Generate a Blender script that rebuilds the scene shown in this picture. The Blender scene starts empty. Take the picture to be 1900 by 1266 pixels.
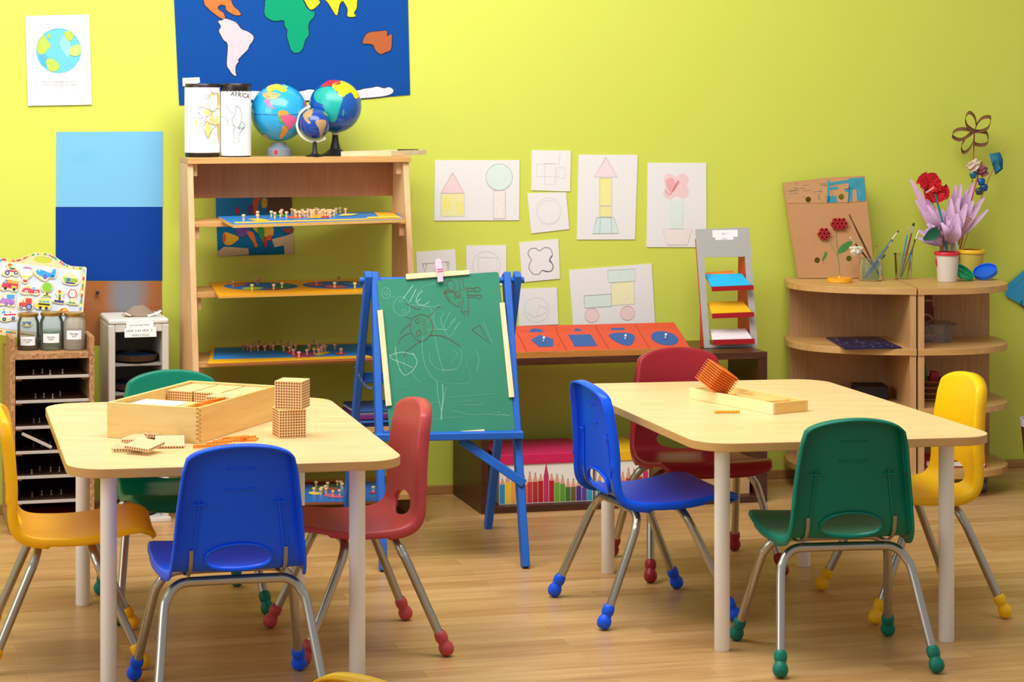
import bpy, bmesh, math, random
from mathutils import Vector as V, Matrix as M
random.seed(7)
R = math.radians
COL = bpy.context.scene.collection
F, CX, HY, CH = 4200.0, 700.0, 150.0, 1.3      # lens and eye height the photograph was taken with
TH = R(13.98)                                   # the back wall runs a little away to the right
U = V((math.cos(TH), math.sin(TH), 0)); N = V((-math.sin(TH), math.cos(TH), 0)); ZA = V((0, 0, 1))
W0 = V((.2037, 7.128, 0))

# ---------------------------------------------------------------- measuring helpers
def P(x, y, Y): return V(((x - CX) / F * Y, Y, CH - (y - HY) / F * Y))
def at_z(x, y, z):
    Y = F * (CH - z) / (y - HY); return V(((x - CX) / F * Y, Y, z))
class PL:
    def __init__(s, o, ex, ey):
        s.o = V(o); s.ex = V(ex).normalized(); n = s.ex.cross(V(ey)).normalized(); s.ey = n.cross(s.ex); s.n = n
    def hit(s, x, y):
        d = V(((x - CX) / F, 1, -(y - HY) / F)); c = V((0, 0, CH))
        return c + d * ((s.o - c).dot(s.n) / d.dot(s.n))
    def uv(s, x, y):
        p = s.hit(x, y) - s.o; return (p.dot(s.ex), p.dot(s.ey))
    def to(s, x, y): return PL(s.hit(x, y), s.ex, s.ey)
    def mat(s, off=0):
        o = s.o + s.n * off
        return M(((s.ex.x, s.ey.x, s.n.x, o.x), (s.ex.y, s.ey.y, s.n.y, o.y), (s.ex.z, s.ey.z, s.n.z, o.z), (0, 0, 0, 1)))
def wall_d(d): return PL(W0 - N * d, U, ZA)
def room(u, d, z=0): return W0 + U * u - N * d + ZA * z
def zoom(x0, y0, s): return lambda *p: [(x0 + p[i] / s, y0 + p[i + 1] / s) for i in range(0, len(p), 2)]

# ---------------------------------------------------------------- materials
def lin(h):
    h = h.lstrip('#'); c = [int(h[i:i + 2], 16) / 255 for i in (0, 2, 4)]
    return tuple((x / 12.92 if x <= .04045 else ((x + .055) / 1.055) ** 2.4) for x in c) + (1,)
MC = {}
def new_mat(name):
    m = bpy.data.materials.new(name); m.use_nodes = True; nt = m.node_tree
    return m, nt, nt.nodes['Principled BSDF']
def paint(h, rough=.5, metal=0, var=.06, bump=0, scale=30, coat=0, spec=.5):
    k = (h, rough, metal, var, bump, scale, coat, spec)
    if k in MC: return MC[k]
    m, nt, b = new_mat('paint_' + h.strip('#')); c = lin(h)
    tc = nt.nodes.new('ShaderNodeTexCoord'); no = nt.nodes.new('ShaderNodeTexNoise'); no.inputs['Scale'].default_value = scale
    no.inputs['Detail'].default_value = 4
    nt.links.new(tc.outputs['Object'], no.inputs['Vector'])
    mx = nt.nodes.new('ShaderNodeMix'); mx.data_type = 'RGBA'
    mx.inputs[6].default_value = tuple(min(1, x * (1 + var)) for x in c[:3]) + (1,)
    mx.inputs[7].default_value = tuple(x * (1 - var) for x in c[:3]) + (1,)
    nt.links.new(no.outputs['Fac'], mx.inputs[0]); nt.links.new(mx.outputs[2], b.inputs['Base Color'])
    b.inputs['Roughness'].default_value = rough; b.inputs['Metallic'].default_value = metal
    b.inputs['Specular IOR Level'].default_value = spec; b.inputs['Coat Weight'].default_value = coat
    if bump:
        bp = nt.nodes.new('ShaderNodeBump'); bp.inputs['Strength'].default_value = bump; bp.inputs['Distance'].default_value = .002
        nt.links.new(no.outputs['Fac'], bp.inputs['Height']); nt.links.new(bp.outputs['Normal'], b.inputs['Normal'])
    MC[k] = m; return m
def wood(a, c, axis=0, scale=5, rough=.45, stretch=14, bump=.05):
    k = ('w', a, c, axis, scale, rough, stretch)
    if k in MC: return MC[k]
    m, nt, b = new_mat('wood_' + a.strip('#'))
    tc = nt.nodes.new('ShaderNodeTexCoord'); mp = nt.nodes.new('ShaderNodeMapping')
    sc = [stretch] * 3; sc[axis] = 1; mp.inputs['Scale'].default_value = sc
    no = nt.nodes.new('ShaderNodeTexNoise'); no.inputs['Scale'].default_value = scale; no.inputs['Detail'].default_value = 6
    no.inputs['Distortion'].default_value = .6
    rp = nt.nodes.new('ShaderNodeValToRGB'); rp.color_ramp.elements[0].position = .3; rp.color_ramp.elements[1].position = .7
    rp.color_ramp.elements[0].color = lin(c); rp.color_ramp.elements[1].color = lin(a)
    L = nt.links; L.new(tc.outputs['Object'], mp.inputs['Vector']); L.new(mp.outputs['Vector'], no.inputs['Vector'])
    L.new(no.outputs['Fac'], rp.inputs['Fac']); L.new(rp.outputs['Color'], b.inputs['Base Color'])
    b.inputs['Roughness'].default_value = rough
    bp = nt.nodes.new('ShaderNodeBump'); bp.inputs['Strength'].default_value = bump; bp.inputs['Distance'].default_value = .001
    L.new(no.outputs['Fac'], bp.inputs['Height']); L.new(bp.outputs['Normal'], b.inputs['Normal'])
    MC[k] = m; return m
def glass(h='#eef4ee', clear=.88, rough=.05):
    k = ('g', h, clear, rough)
    if k in MC: return MC[k]
    m, nt, b = new_mat('glass'); nt.nodes.remove(b); out = nt.nodes['Material Output']
    tr = nt.nodes.new('ShaderNodeBsdfTransparent'); tr.inputs[0].default_value = lin(h)
    gl = nt.nodes.new('ShaderNodeBsdfGlossy'); gl.inputs['Roughness'].default_value = rough
    df = nt.nodes.new('ShaderNodeBsdfDiffuse'); df.inputs[0].default_value = lin(h)
    lw = nt.nodes.new('ShaderNodeLayerWeight'); lw.inputs[0].default_value = .25
    a = nt.nodes.new('ShaderNodeMixShader'); c = nt.nodes.new('ShaderNodeMixShader'); c.inputs[0].default_value = 1 - clear
    L = nt.links; L.new(tr.outputs[0], c.inputs[1]); L.new(df.outputs[0], c.inputs[2])
    L.new(lw.outputs['Fresnel'], a.inputs[0]); L.new(c.outputs[0], a.inputs[1]); L.new(gl.outputs[0], a.inputs[2]); L.new(a.outputs[0], out.inputs[0])
    MC[k] = m; return m
def osb():
    m, nt, b = new_mat('chip_board'); tc = nt.nodes.new('ShaderNodeTexCoord')
    vo = nt.nodes.new('ShaderNodeTexVoronoi'); vo.inputs['Scale'].default_value = 130
    rp = nt.nodes.new('ShaderNodeValToRGB'); rp.color_ramp.elements[0].color = lin('#8a5a34'); rp.color_ramp.elements[1].color = lin('#c99664')
    nt.links.new(tc.outputs['Object'], vo.inputs['Vector']); nt.links.new(vo.outputs['Color'], rp.inputs['Fac']); nt.links.new(rp.outputs['Color'], b.inputs['Base Color'])
    b.inputs['Roughness'].default_value = .8; return m

# ---------------------------------------------------------------- mesh builder
def catmull(pts, n=6, closed=False):
    pts = [V(p) for p in pts]; out = []; k = len(pts)
    rng = range(k if closed else k - 1)
    for i in rng:
        if closed: a, b, c, d = pts[i - 1], pts[i], pts[(i + 1) % k], pts[(i + 2) % k]
        else: a, b, c, d = pts[max(i - 1, 0)], pts[i], pts[i + 1], pts[min(i + 2, k - 1)]
        for j in range(n):
            t = j / n
            out.append(.5 * ((2 * b) + (c - a) * t + (2 * a - 5 * b + 4 * c - d) * t * t + (3 * b - a - 3 * c + d) * t ** 3))
    if not closed: out.append(pts[-1])
    return out
def circ(cx, cy, r, n=20, ry=None, a0=0):
    ry = ry or r; return [(cx + r * math.cos(a0 + 2 * math.pi * i / n), cy + ry * math.sin(a0 + 2 * math.pi * i / n)) for i in range(n)]
def rrect(x0, x1, y0, y1, r, n=6):
    out = []
    for (cx, cy, a) in ((x1 - r, y1 - r, 0), (x0 + r, y1 - r, 90), (x0 + r, y0 + r, 180), (x1 - r, y0 + r, 270)):
        out += [(cx + r * math.cos(R(a + 90 * i / n)), cy + r * math.sin(R(a + 90 * i / n))) for i in range(n + 1)]
    return out
TXT = {}
def text_mesh(s):
    if s in TXT: return TXT[s]
    cu = bpy.data.curves.new('lettering', 'FONT'); cu.body = s; cu.align_x = 'CENTER'; cu.align_y = 'CENTER'; cu.resolution_u = 3
    o = bpy.data.objects.new('lettering', cu); COL.objects.link(o)
    me = bpy.data.meshes.new_from_object(o.evaluated_get(bpy.context.evaluated_depsgraph_get()))
    r = ([v.co.copy() for v in me.vertices], [tuple(p.vertices) for p in me.polygons])
    bpy.data.objects.remove(o); bpy.data.curves.remove(cu); bpy.data.meshes.remove(me); TXT[s] = r; return r
class B:
    def __init__(s): s.v = []; s.f = []; s.m = []
    def add(s, vs, fs, m=0, T=None):
        k = len(s.v); s.v += [tuple((T @ V(p)) if T is not None else V(p)) for p in vs]
        s.f += [tuple(i + k for i in f) for f in fs]; s.m += [m] * len(fs); return s
    def box(s, x0, x1, y0, y1, z0, z1, m=0, T=None):
        vs = [(x, y, z) for z in (z0, z1) for (x, y) in ((x0, y0), (x1, y0), (x1, y1), (x0, y1))]
        return s.add(vs, [(3, 2, 1, 0), (4, 5, 6, 7), (0, 1, 5, 4), (1, 2, 6, 5), (2, 3, 7, 6), (3, 0, 4, 7)], m, T)
    def poly(s, pts, z0, z1=None, m=0, T=None):
        n = len(pts)
        ar = sum(pts[i][0] * pts[(i + 1) % n][1] - pts[(i + 1) % n][0] * pts[i][1] for i in range(n))
        if ar < 0: pts = pts[::-1]
        if z1 is None: return s.add([(p[0], p[1], z0) for p in pts], [tuple(range(n))], m, T)
        vs = [(p[0], p[1], z0) for p in pts] + [(p[0], p[1], z1) for p in pts]
        return s.add(vs, [tuple(range(n))[::-1], tuple(range(n, 2 * n))] + [(i, (i + 1) % n, n + (i + 1) % n, n + i) for i in range(n)], m, T)
    def tube(s, path, r, n=10, m=0, T=None, caps=True, flat=1.0):
        path = [V(p) for p in path]; k = len(path); rr = r if isinstance(r, (list, tuple)) else [r] * k
        vs = []; up = None
        for i, p in enumerate(path):
            t = (path[min(i + 1, k - 1)] - path[max(i - 1, 0)]).normalized()
            if up is None: up = t.orthogonal().normalized()
            up = (up - t * up.dot(t)).normalized(); sd = t.cross(up)
            vs += [p + (up * math.cos(2 * math.pi * j / n) + sd * math.sin(2 * math.pi * j / n) * flat) * rr[i] for j in range(n)]
        fs = [(i * n + j, i * n + (j + 1) % n, (i + 1) * n + (j + 1) % n, (i + 1) * n + j) for i in range(k - 1) for j in range(n)]
        if caps: fs += [tuple(range(n))[::-1], tuple(range((k - 1) * n, k * n))]
        return s.add(vs, fs, m, T)
    def lathe(s, prof, n=24, m=0, T=None):
        vs = []; k = len(prof)
        for (r, z) in prof: vs += [(max(r, 1e-5) * math.cos(2 * math.pi * j / n), max(r, 1e-5) * math.sin(2 * math.pi * j / n), z) for j in range(n)]
        fs = [(i * n + j, i * n + (j + 1) % n, (i + 1) * n + (j + 1) % n, (i + 1) * n + j) for i in range(k - 1) for j in range(n)]
        return s.add(vs, fs, m, T)
    def ball(s, c, r, m=0, n=16, T=None, sq=(1, 1, 1)):
        pr = [(r * math.sin(math.pi * i / (n // 2)), -r * math.cos(math.pi * i / (n // 2))) for i in range(n // 2 + 1)]
        Q = M.Translation(V(c)) @ M.Diagonal((sq[0], sq[1], sq[2], 1))
        return s.lathe(pr, n, m, (T @ Q) if T is not None else Q)
    def bar(s, p0, p1, w, t, hint, m=0):
        p0 = V(p0); p1 = V(p1); z = (p1 - p0).normalized(); x = V(hint); x = (x - z * x.dot(z)).normalized(); y = z.cross(x)
        vs = [p + x * (a * w / 2) + y * (b * t / 2) for p in (p0, p1) for (a, b) in ((-1, -1), (1, -1), (1, 1), (-1, 1))]
        return s.add(vs, [(3, 2, 1, 0), (4, 5, 6, 7), (0, 1, 5, 4), (1, 2, 6, 5), (2, 3, 7, 6), (3, 0, 4, 7)], m)
    def stroke(s, pts, w, z, m=0, T=None, closed=False):
        pts = [V((p[0], p[1])) for p in pts]
        if closed: pts = pts + [pts[0]]
        k = len(pts); vs = []
        for i, p in enumerate(pts):
            t = pts[min(i + 1, k - 1)] - pts[max(i - 1, 0)]
            t = t.normalized() if t.length > 1e-9 else V((1, 0)); q = V((-t.y, t.x)) * w / 2
            vs += [(p.x - q.x, p.y - q.y, z), (p.x + q.x, p.y + q.y, z)]
        return s.add(vs, [(2 * i, 2 * i + 2, 2 * i + 3, 2 * i + 1) for i in range(k - 1)], m, T)
    def text(s, txt, size, x, y, z, m=0, rot=0, T=None, sx=1):
        vs, fs = text_mesh(txt); Q = M.Translation(V((x, y, z))) @ M.Rotation(rot, 4, 'Z') @ M.Diagonal((size * sx, size, 1, 1))
        return s.add(vs, fs, m, (T @ Q) if T is not None else Q)
def holed(outer, holes, z0, z1):
    """flat slab with openings, as (verts, faces)"""
    cu = bpy.data.curves.new('slab', 'CURVE'); cu.dimensions = '2D'; cu.fill_mode = 'BOTH'; cu.extrude = (z1 - z0) / 2
    for pts in [outer] + holes:
        sp = cu.splines.new('POLY'); sp.points.add(len(pts) - 1); sp.use_cyclic_u = True
        for i, p in enumerate(pts): sp.points[i].co = (p[0], p[1], 0, 1)
    o = bpy.data.objects.new('slab', cu); COL.objects.link(o)
    me = bpy.data.meshes.new_from_object(o.evaluated_get(bpy.context.evaluated_depsgraph_get()))
    r = ([v.co + V((0, 0, (z0 + z1) / 2)) for v in me.vertices], [tuple(p.vertices) for p in me.polygons])
    bpy.data.objects.remove(o); bpy.data.curves.remove(cu); bpy.data.meshes.remove(me); return r

# ---------------------------------------------------------------- objects
def tag(o, label=None, cat=None, group=None, kind=None):
    if label: o['label'] = label
    if cat: o['category'] = cat
    if group: o['group'] = group
    if kind: o['kind'] = kind
    return o
def obj(name, b, mats, parent=None, bev=0, sharp=35, seg=2, fix=True):
    me = bpy.data.meshes.new(name); me.from_pydata(b.v, [], b.f)
    mats = mats if isinstance(mats, (list, tuple)) else [mats]
    for m in mats: me.materials.append(m)
    if len(mats) > 1: me.polygons.foreach_set('material_index', b.m)
    if fix:
        bm = bmesh.new(); bm.from_mesh(me); bmesh.ops.recalc_face_normals(bm, faces=bm.faces); bm.to_mesh(me); bm.free()
    me.polygons.foreach_set('use_smooth', [True] * len(me.polygons)); me.update()
    me.set_sharp_from_angle(angle=R(sharp))
    o = bpy.data.objects.new(name, me); COL.objects.link(o)
    if parent: o.parent = parent
    if bev:
        md = o.modifiers.new('Bevel', 'BEVEL'); md.width = bev; md.segments = seg; md.limit_method = 'ANGLE'; md.angle_limit = R(40); md.harden_normals = True
    return o
def empty(name, label, cat, loc=(0, 0, 0), rz=0, group=None, mat=None):
    o = bpy.data.objects.new(name, None); COL.objects.link(o); o.empty_display_size = .05
    if mat is not None: o.matrix_world = mat
    else: o.location = loc; o.rotation_euler = (0, 0, rz)
    return tag(o, label, cat, group)
def copy_tree(o, parent=None):
    c = o.copy(); COL.objects.link(c)
    if parent: c.parent = parent; c.matrix_parent_inverse = o.matrix_parent_inverse
    for ch in list(o.children): copy_tree(ch, c)
    return c
def place(o, loc, rz=0): o.location = loc; o.rotation_euler = (0, 0, rz); return o
def struct(o): return tag(o, kind='structure')

# ---------------------------------------------------------------- common materials
MAPLE = wood('#ebcd98', '#e0bd82', 0, 4, .38, 9, .02)
MAPLE_EDGE = paint('#d2a25e', .5)
BOXW = wood('#f4d58c', '#eac477', 0, 5, .5, 10)
PINE = wood('#f3dfae', '#e8cd92', 1, 8, .6)
SHELFW = wood('#e8be8a', '#dcac72', 2, 6, .5)
SHELFD = wood('#b87a48', '#a96d3e', 2, 6, .5)
CABW = wood('#cda26c', '#bd8d5a', 2, 6, .5, 18)
CABT = wood('#d3a768', '#c4924f', 0, 5, .45, 12)
DARKW = wood('#4c2410', '#3a190a', 0, 6, .4)
WHITE = paint('#f6f5f0', .7, var=.02)
BLACK = paint('#15130f', .5)
INK = paint('#2b2b2b', .8)
CHROME = paint('#b9b3a8', .3, .9, .03)
# ================================================================ camera, light, room
cam = bpy.data.cameras.new('camera'); co = bpy.data.objects.new('camera', cam); COL.objects.link(co)
co.location = (0, 0, CH); co.rotation_euler = (R(90), 0, 0)
cam.sensor_width = 36; cam.lens = F / 1900 * 36; cam.shift_x = (950 - CX) / 1900; cam.shift_y = -(633 - HY) / 1900
cam.clip_start = .05; bpy.context.scene.camera = co
sc = bpy.context.scene
sc.view_settings.view_transform = 'Standard'; sc.view_settings.look = 'None'; sc.view_settings.exposure = .05; sc.view_settings.gamma = 1
sc.cycles.transparent_max_bounces = 24
w = bpy.data.worlds.new('world'); sc.world = w; w.use_nodes = True
w.node_tree.nodes['Background'].inputs[0].default_value = (.96, .975, 1, 1); w.node_tree.nodes['Background'].inputs[1].default_value = .41
def area(name, loc, tgt, sx, sy, e, col=(1, 1, 1)):
    l = bpy.data.lights.new(name, 'AREA'); l.shape = 'RECTANGLE'; l.size = sx; l.size_y = sy; l.energy = e; l.color = col
    o = bpy.data.objects.new(name, l); COL.objects.link(o); o.location = loc
    o.rotation_euler = (V(tgt) - V(loc)).to_track_quat('-Z', 'Y').to_euler(); return o
area('window_light', (-3.3, 3.4, 1.9), (.3, 6.0, .6), 2.4, 1.8, 46, (.99, .99, 1))
area('ceiling_light', (-.15, 5.15, 2.85), (.25, 6.75, .45), 3.0, 1.3, 106, (.985, .985, 1))

# floor boards, wall, skirting
def floor_mat():
    m, nt, b = new_mat('laminate'); L = nt.links
    tc = nt.nodes.new('ShaderNodeTexCoord'); br = nt.nodes.new('ShaderNodeTexBrick')
    br.inputs['Scale'].default_value = 1; br.inputs['Brick Width'].default_value = .62; br.inputs['Row Height'].default_value = .064
    br.inputs['Mortar Size'].default_value = .0006; br.inputs['Mortar Smooth'].default_value = .3; br.inputs['Bias'].default_value = 0
    br.inputs['Color1'].default_value = lin('#d9ad73'); br.inputs['Color2'].default_value = lin('#c3935a'); br.inputs['Mortar'].default_value = lin('#a97c48')
    br.offset = .37
    mp = nt.nodes.new('ShaderNodeMapping'); mp.inputs['Scale'].default_value = (1, 11, 1)
    no = nt.nodes.new('ShaderNodeTexNoise'); no.inputs['Scale'].default_value = 3.2; no.inputs['Detail'].default_value = 6; no.inputs['Distortion'].default_value = .8
    mx = nt.nodes.new('ShaderNodeMix'); mx.data_type = 'RGBA'; mx.blend_type = 'MULTIPLY'; mx.inputs[0].default_value = .75
    rp = nt.nodes.new('ShaderNodeValToRGB'); rp.color_ramp.elements[0].position = .3; rp.color_ramp.elements[1].position = .72
    rp.color_ramp.elements[0].color = (.66, .6, .54, 1); rp.color_ramp.elements[1].color = (1.0, 1.0, 1.0, 1)
    L.new(tc.outputs['Object'], br.inputs['Vector']); L.new(tc.outputs['Object'], mp.inputs['Vector']); L.new(mp.outputs[0], no.inputs['Vector'])
    L.new(no.outputs['Fac'], rp.inputs[0]); L.new(br.outputs['Color'], mx.inputs[6]); L.new(rp.outputs[0], mx.inputs[7]); L.new(mx.outputs[2], b.inputs['Base Color'])
    b.inputs['Roughness'].default_value = .33; b.inputs['Specular IOR Level'].default_value = .4
    return m
fl = struct(obj('floor', B().box(-4.5, 4.5, -7.5, 0, -.05, 0), floor_mat())); place(fl, W0, TH)
wl = struct(obj('wall_back', B().box(-4.5, 4.5, 0, .12, -.05, 2.9), paint('#d2da52', .62, var=.02, bump=.03, scale=6))); place(wl, W0, TH)
bb = struct(obj('baseboard_back', B().box(-4.5, 4.5, -.014, 0, 0, .028), wood('#b98746', '#a87638', 0), bev=.003)); place(bb, W0, TH)

# ================================================================ chairs
TOPZ = .488
def chair_shell():
    ctrl = [(-.140, .562), (-.130, .50), (-.122, .43), (-.118, .37), (-.114, .335), (-.104, .307), (-.080, .291), (-.035, .285), (.03, .285), (.09, .292), (.14, .301), (.172, .302), (.193, .292), (.201, .276)]
    pp = [V((0, p[0], p[1])) for p in catmull([V((a, b, 0)) for a, b in ctrl], 12) for p in [(p[0], p[1])]]
    acc = [0]
    for i in range(1, len(pp)): acc.append(acc[-1] + (pp[i] - pp[i - 1]).length)
    L = acc[-1]
    def at(l):
        l = max(0, min(L - 1e-6, l)); i = max(j for j in range(len(acc)) if acc[j] <= l); i = min(i, len(acc) - 2)
        t = (l - acc[i]) / (acc[i + 1] - acc[i]); p = pp[i].lerp(pp[i + 1], t)
        a, b = pp[max(i - 2, 0)], pp[min(i + 3, len(pp) - 1)]; T = (b - a).normalized()
        return p, T, V((0, -T.z, T.y))
    def hw(l):
        ks = [(0, .108), (.06, .114), (.14, .124), (.215, .131), (.27, .137), (.33, .146), (.42, .152), (.50, .151), (L, .142)]
        for (a, x), (b, y) in zip(ks, ks[1:]):
            if l <= b: t = (l - a) / (b - a); return x + (y - x) * t
        return ks[-1][1]
    def edge(t, r, p): return r * (1 - (max(0, 1 - abs(t) ** p)) ** (1 / p))
    def CRV(l): bk = max(0, min(1, (.27 - l) / .1)); return .014 * bk + .004 * (1 - bk)
    nl, nm = 70, 40; vs = []; nr = []; uv = []
    for i in range(nl + 1):
        s = i / nl
        for j in range(nm + 1):
            t = -1 + 2 * j / nm; t = math.copysign(abs(t) ** .85, t)
            a = edge(t, .036, 5.5) + .022 * t * t; c = edge(t, .05, 3.6)
            l = a + (L - c - a) * s; p, T, n = at(l)
            crv = CRV(l) * t * t
            vs.append(p + V((t * hw(l), 0, 0)) + n * crv); nr.append(n); uv.append((t * hw(l), l))
    idx = lambda i, j: i * (nm + 1) + j
    # lumbar opening
    l0 = min(acc, key=lambda q: abs(at(q)[0].z - .322)); A, Bh = .070, .029
    rho = [math.hypot(u / A, (l - l0) / Bh) for (u, l) in uv]
    faces = []
    for i in range(nl):
        for j in range(nm):
            f = (idx(i, j), idx(i, j + 1), idx(i + 1, j + 1), idx(i + 1, j))
            if sum(rho[k] for k in f) / 4 > 1: faces.append(f)
    used = set(k for f in faces for k in f); cnt = {}
    for f in faces:
        for a in range(4):
            e = tuple(sorted((f[a], f[(a + 1) % 4]))); cnt[e] = cnt.get(e, 0) + 1
    bnd = set(k for e, c in cnt.items() if c == 1 for k in e)
    hole = [k for k in bnd if rho[k] < 1.8]
    for k in hole:
        u, l = uv[k]; r = rho[k]; u2, l2 = u / r, l0 + (l - l0) / r; p, T, n = at(l2)
        vs[k] = p + V((u2, 0, 0)) + n * CRV(l2) * (u2 / hw(l2)) ** 2
    # rolled rim
    loop = [idx(0, j) for j in range(nm)] + [idx(i, nm) for i in range(nl)] + [idx(nl, j) for j in range(nm, 0, -1)] + [idx(i, 0) for i in range(nl, 0, -1)]
    prev = loop; m = len(loop)
    for (o, dn) in ((.003, .0012), (.0055, .005), (.0062, .011), (.0064, 1)):
        new = []
        for q in range(m):
            k = loop[q]; tg = (vs[loop[(q + 1) % m]] - vs[loop[q - 1]]).normalized(); n = nr[k]; out = tg.cross(n).normalized()
            l = uv[k][1]; dep = .027 if l < .2 else (.023 if l < .33 else .017 if l < .47 else .012)
            new.append(len(vs)); vs.append(vs[k] + out * o - n * (dep if dn == 1 else dn))
        for q in range(m): faces.append((prev[q], prev[(q + 1) % m], new[(q + 1) % m], new[q]))
        prev = new
    # moulded lip around the opening
    hl = sorted(hole, key=lambda k: math.atan2((uv[k][1] - l0) / Bh, uv[k][0] / A)); m2 = len(hl); prev = hl
    for (sh, dn) in ((.98, .003), (.97, .010)):
        new = []
        for k in hl:
            c = math.atan2((uv[k][1] - l0) / Bh, uv[k][0] / A); p, T, n = at(l0 + Bh * sh * math.sin(c)); u = A * sh * math.cos(c)
            new.append(len(vs)); vs.append(p + V((u, 0, 0)) + n * (CRV(l0) * (u / .134) ** 2 - dn))
        for q in range(m2): faces.append((prev[q], prev[(q + 1) % m2], new[(q + 1) % m2], new[q]))
        prev = new
    b = B(); b.add(vs, faces)
    for sgn in (-1, 1):                        # stiffening ribs down the rear face
        for x0, x1 in ((.082, .102),):
            pts = [];
            for q in range(13):
                l = .115 + q * .0150; p, T, n = at(l); x = sgn * (x0 + (x1 - x0) * q / 12)
                pts.append(p + V((x, 0, 0)) + n * (CRV(l) * (x / hw(l)) ** 2 - .0062))
            b.tube(pts, .0024, 6)
    for (l, x0, x1) in ((.095, -.035, .035), (.125, -.1, -.07), (.125, .07, .1), (.05, -.03, .03)):
        p, T, n = at(l); b.tube([p + V((x0, 0, 0)) - n * .0042, p + V((x1, 0, 0)) - n * .0042], .0012, 5)
    return b, at
SHELL_B, SHELL_AT = chair_shell()
PROTO = {}
def smooth_path(pts, n=6): return catmull([V(p) for p in pts], n)
def chair_proto(c):
    root = empty('school_chair', 'chair', 'chair'); mt = paint(c, .34, var=.03, scale=40, spec=.28)
    sh = obj('seat_shell', SHELL_B, mt, root, sharp=60)
    so = sh.modifiers.new('Solidify', 'SOLIDIFY'); so.thickness = .0042; so.offset = -1
    tip = paint(c, .42, var=.04, spec=.35)
    for yy, ff in ((-.062, -1), (.056, 1)):
        cb = obj('crossbar', B().tube([(-.075, yy, .2635), (-.04, yy, .264), (.04, yy, .264), (.075, yy, .2635)], .0102, 12), CHROME, root)
        for sx in (-1, 1):
            wf = .178 if ff < 0 else .184
            foot = V((sx * wf, ff * .172, 0)); k = V((sx * .150, yy + ff * .020, .212)); d = (foot - k).normalized()
            lg = obj('leg', B().tube(smooth_path([(sx * .073, yy, .2636), (sx * .108, yy + ff * .0005, .262), (sx * .130, yy + ff * .004, .250), (sx * .1425, yy + ff * .011, .232), k, k + d * .1, foot - d * .03], 5), .0102, 12), CHROME, root)
            pr = [(.0001, -.0005), (.008, 0), (.0135, .004), (.0168, .011), (.0172, .017), (.0160, .024), (.0125, .0305), (.0120, .033), (.0140, .037), (.0148, .043), (.0142, .051), (.0125, .056), (.0104, .058)]
            q = (k - foot).normalized(); q = V((q.x, q.y, q.z)).to_track_quat('Z', 'Y').to_matrix().to_4x4()
            ft = B().lathe(pr, 18, 0, M.Translation(foot + V((0, 0, .0035))) @ q)
            obj('foot', ft, tip, lg)
    for sx in (-1, 1):                          # flat steel straps that hold the shell
        x = sx * .099; vs = []; pts = []
        for q in range(19):
            l = .222 + q * .0115; p, T, n = SHELL_AT(l); e = .0085 if q < 9 else .0085 + .002
            pts.append((p + V((x, 0, 0)) + n * (.007 * max(0, 1 - q / 8)) - n * e, n))
        for p, n in pts:
            vs += [p + V((-.004, 0, 0)), p + V((.004, 0, 0)), p + V((.004, 0, 0)) - n * .0022, p + V((-.004, 0, 0)) - n * .0022]
        fs = []
        for q in range(18):
            for a in range(4): fs.append((4 * q + a, 4 * q + (a + 1) % 4, 4 * q + 4 + (a + 1) % 4, 4 * q + 4 + a))
        fs += [(0, 1, 2, 3), (72, 73, 74, 75)]
        br = B().add(vs, fs)
        for q in (6, 13):
            p, n = pts[q]; br.ball(p - n * .002, .0042, n=10)
        obj('bracket', br, paint('#9a9183', .4, .7), root)
    return root
def chair(c, centre, face, label, sz=1):
    if c not in PROTO: PROTO[c] = o = chair_proto(c)
    else: o = copy_tree(PROTO[c])
    place(o, (centre[0], centre[1], 0), math.atan2(-face[0], face[1])); o.scale.z = sz; tag(o, label, 'chair', 'school chairs around the tables'); return o
BLUE, GREEN, RED, DRED, YEL, YEL2 = '#0c59f2', '#00735d', '#bb4747', '#97202a', '#fab708', '#fbc40c'
chair(BLUE, (-.312, 4.783), (-.225, .974), 'blue plastic chair with its back to the camera, at the table with dotted cubes', .982)
chair(YEL, (-.712, 5.15), (.985, .17), 'yellow plastic chair cut by the left edge of the photo, facing right')
chair(RED, (-.0485, 5.24), (-.968, -.25), 'bright red plastic chair seen from the side, facing left between table and easel', .99)
chair(GREEN, (-.486, 5.61), (.27, -.963), 'green plastic chair mostly hidden behind the big open wooden box')
chair(BLUE, (.652, 5.57), (.966, .257), 'blue plastic chair facing right, in front of the pencil storage boxes')
chair(DRED, (.85, 6.058), (.21, -.978), 'dark red plastic chair facing the camera on the far side of the right table', 1.008)
chair('#00725b', (1.033, 5.11), (-.115, .993), 'green plastic chair seen from behind at the near side of the right table', .99)
chair(YEL2, (1.325, 5.617), (-.986, -.16), 'yellow plastic chair facing left in front of the rounded corner shelves', 1.013)
chair('#fbbd0a', (.100, 2.885), (.72, .69), 'yellow plastic chair of which only the top edge shows at the bottom of the photo')

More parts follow.
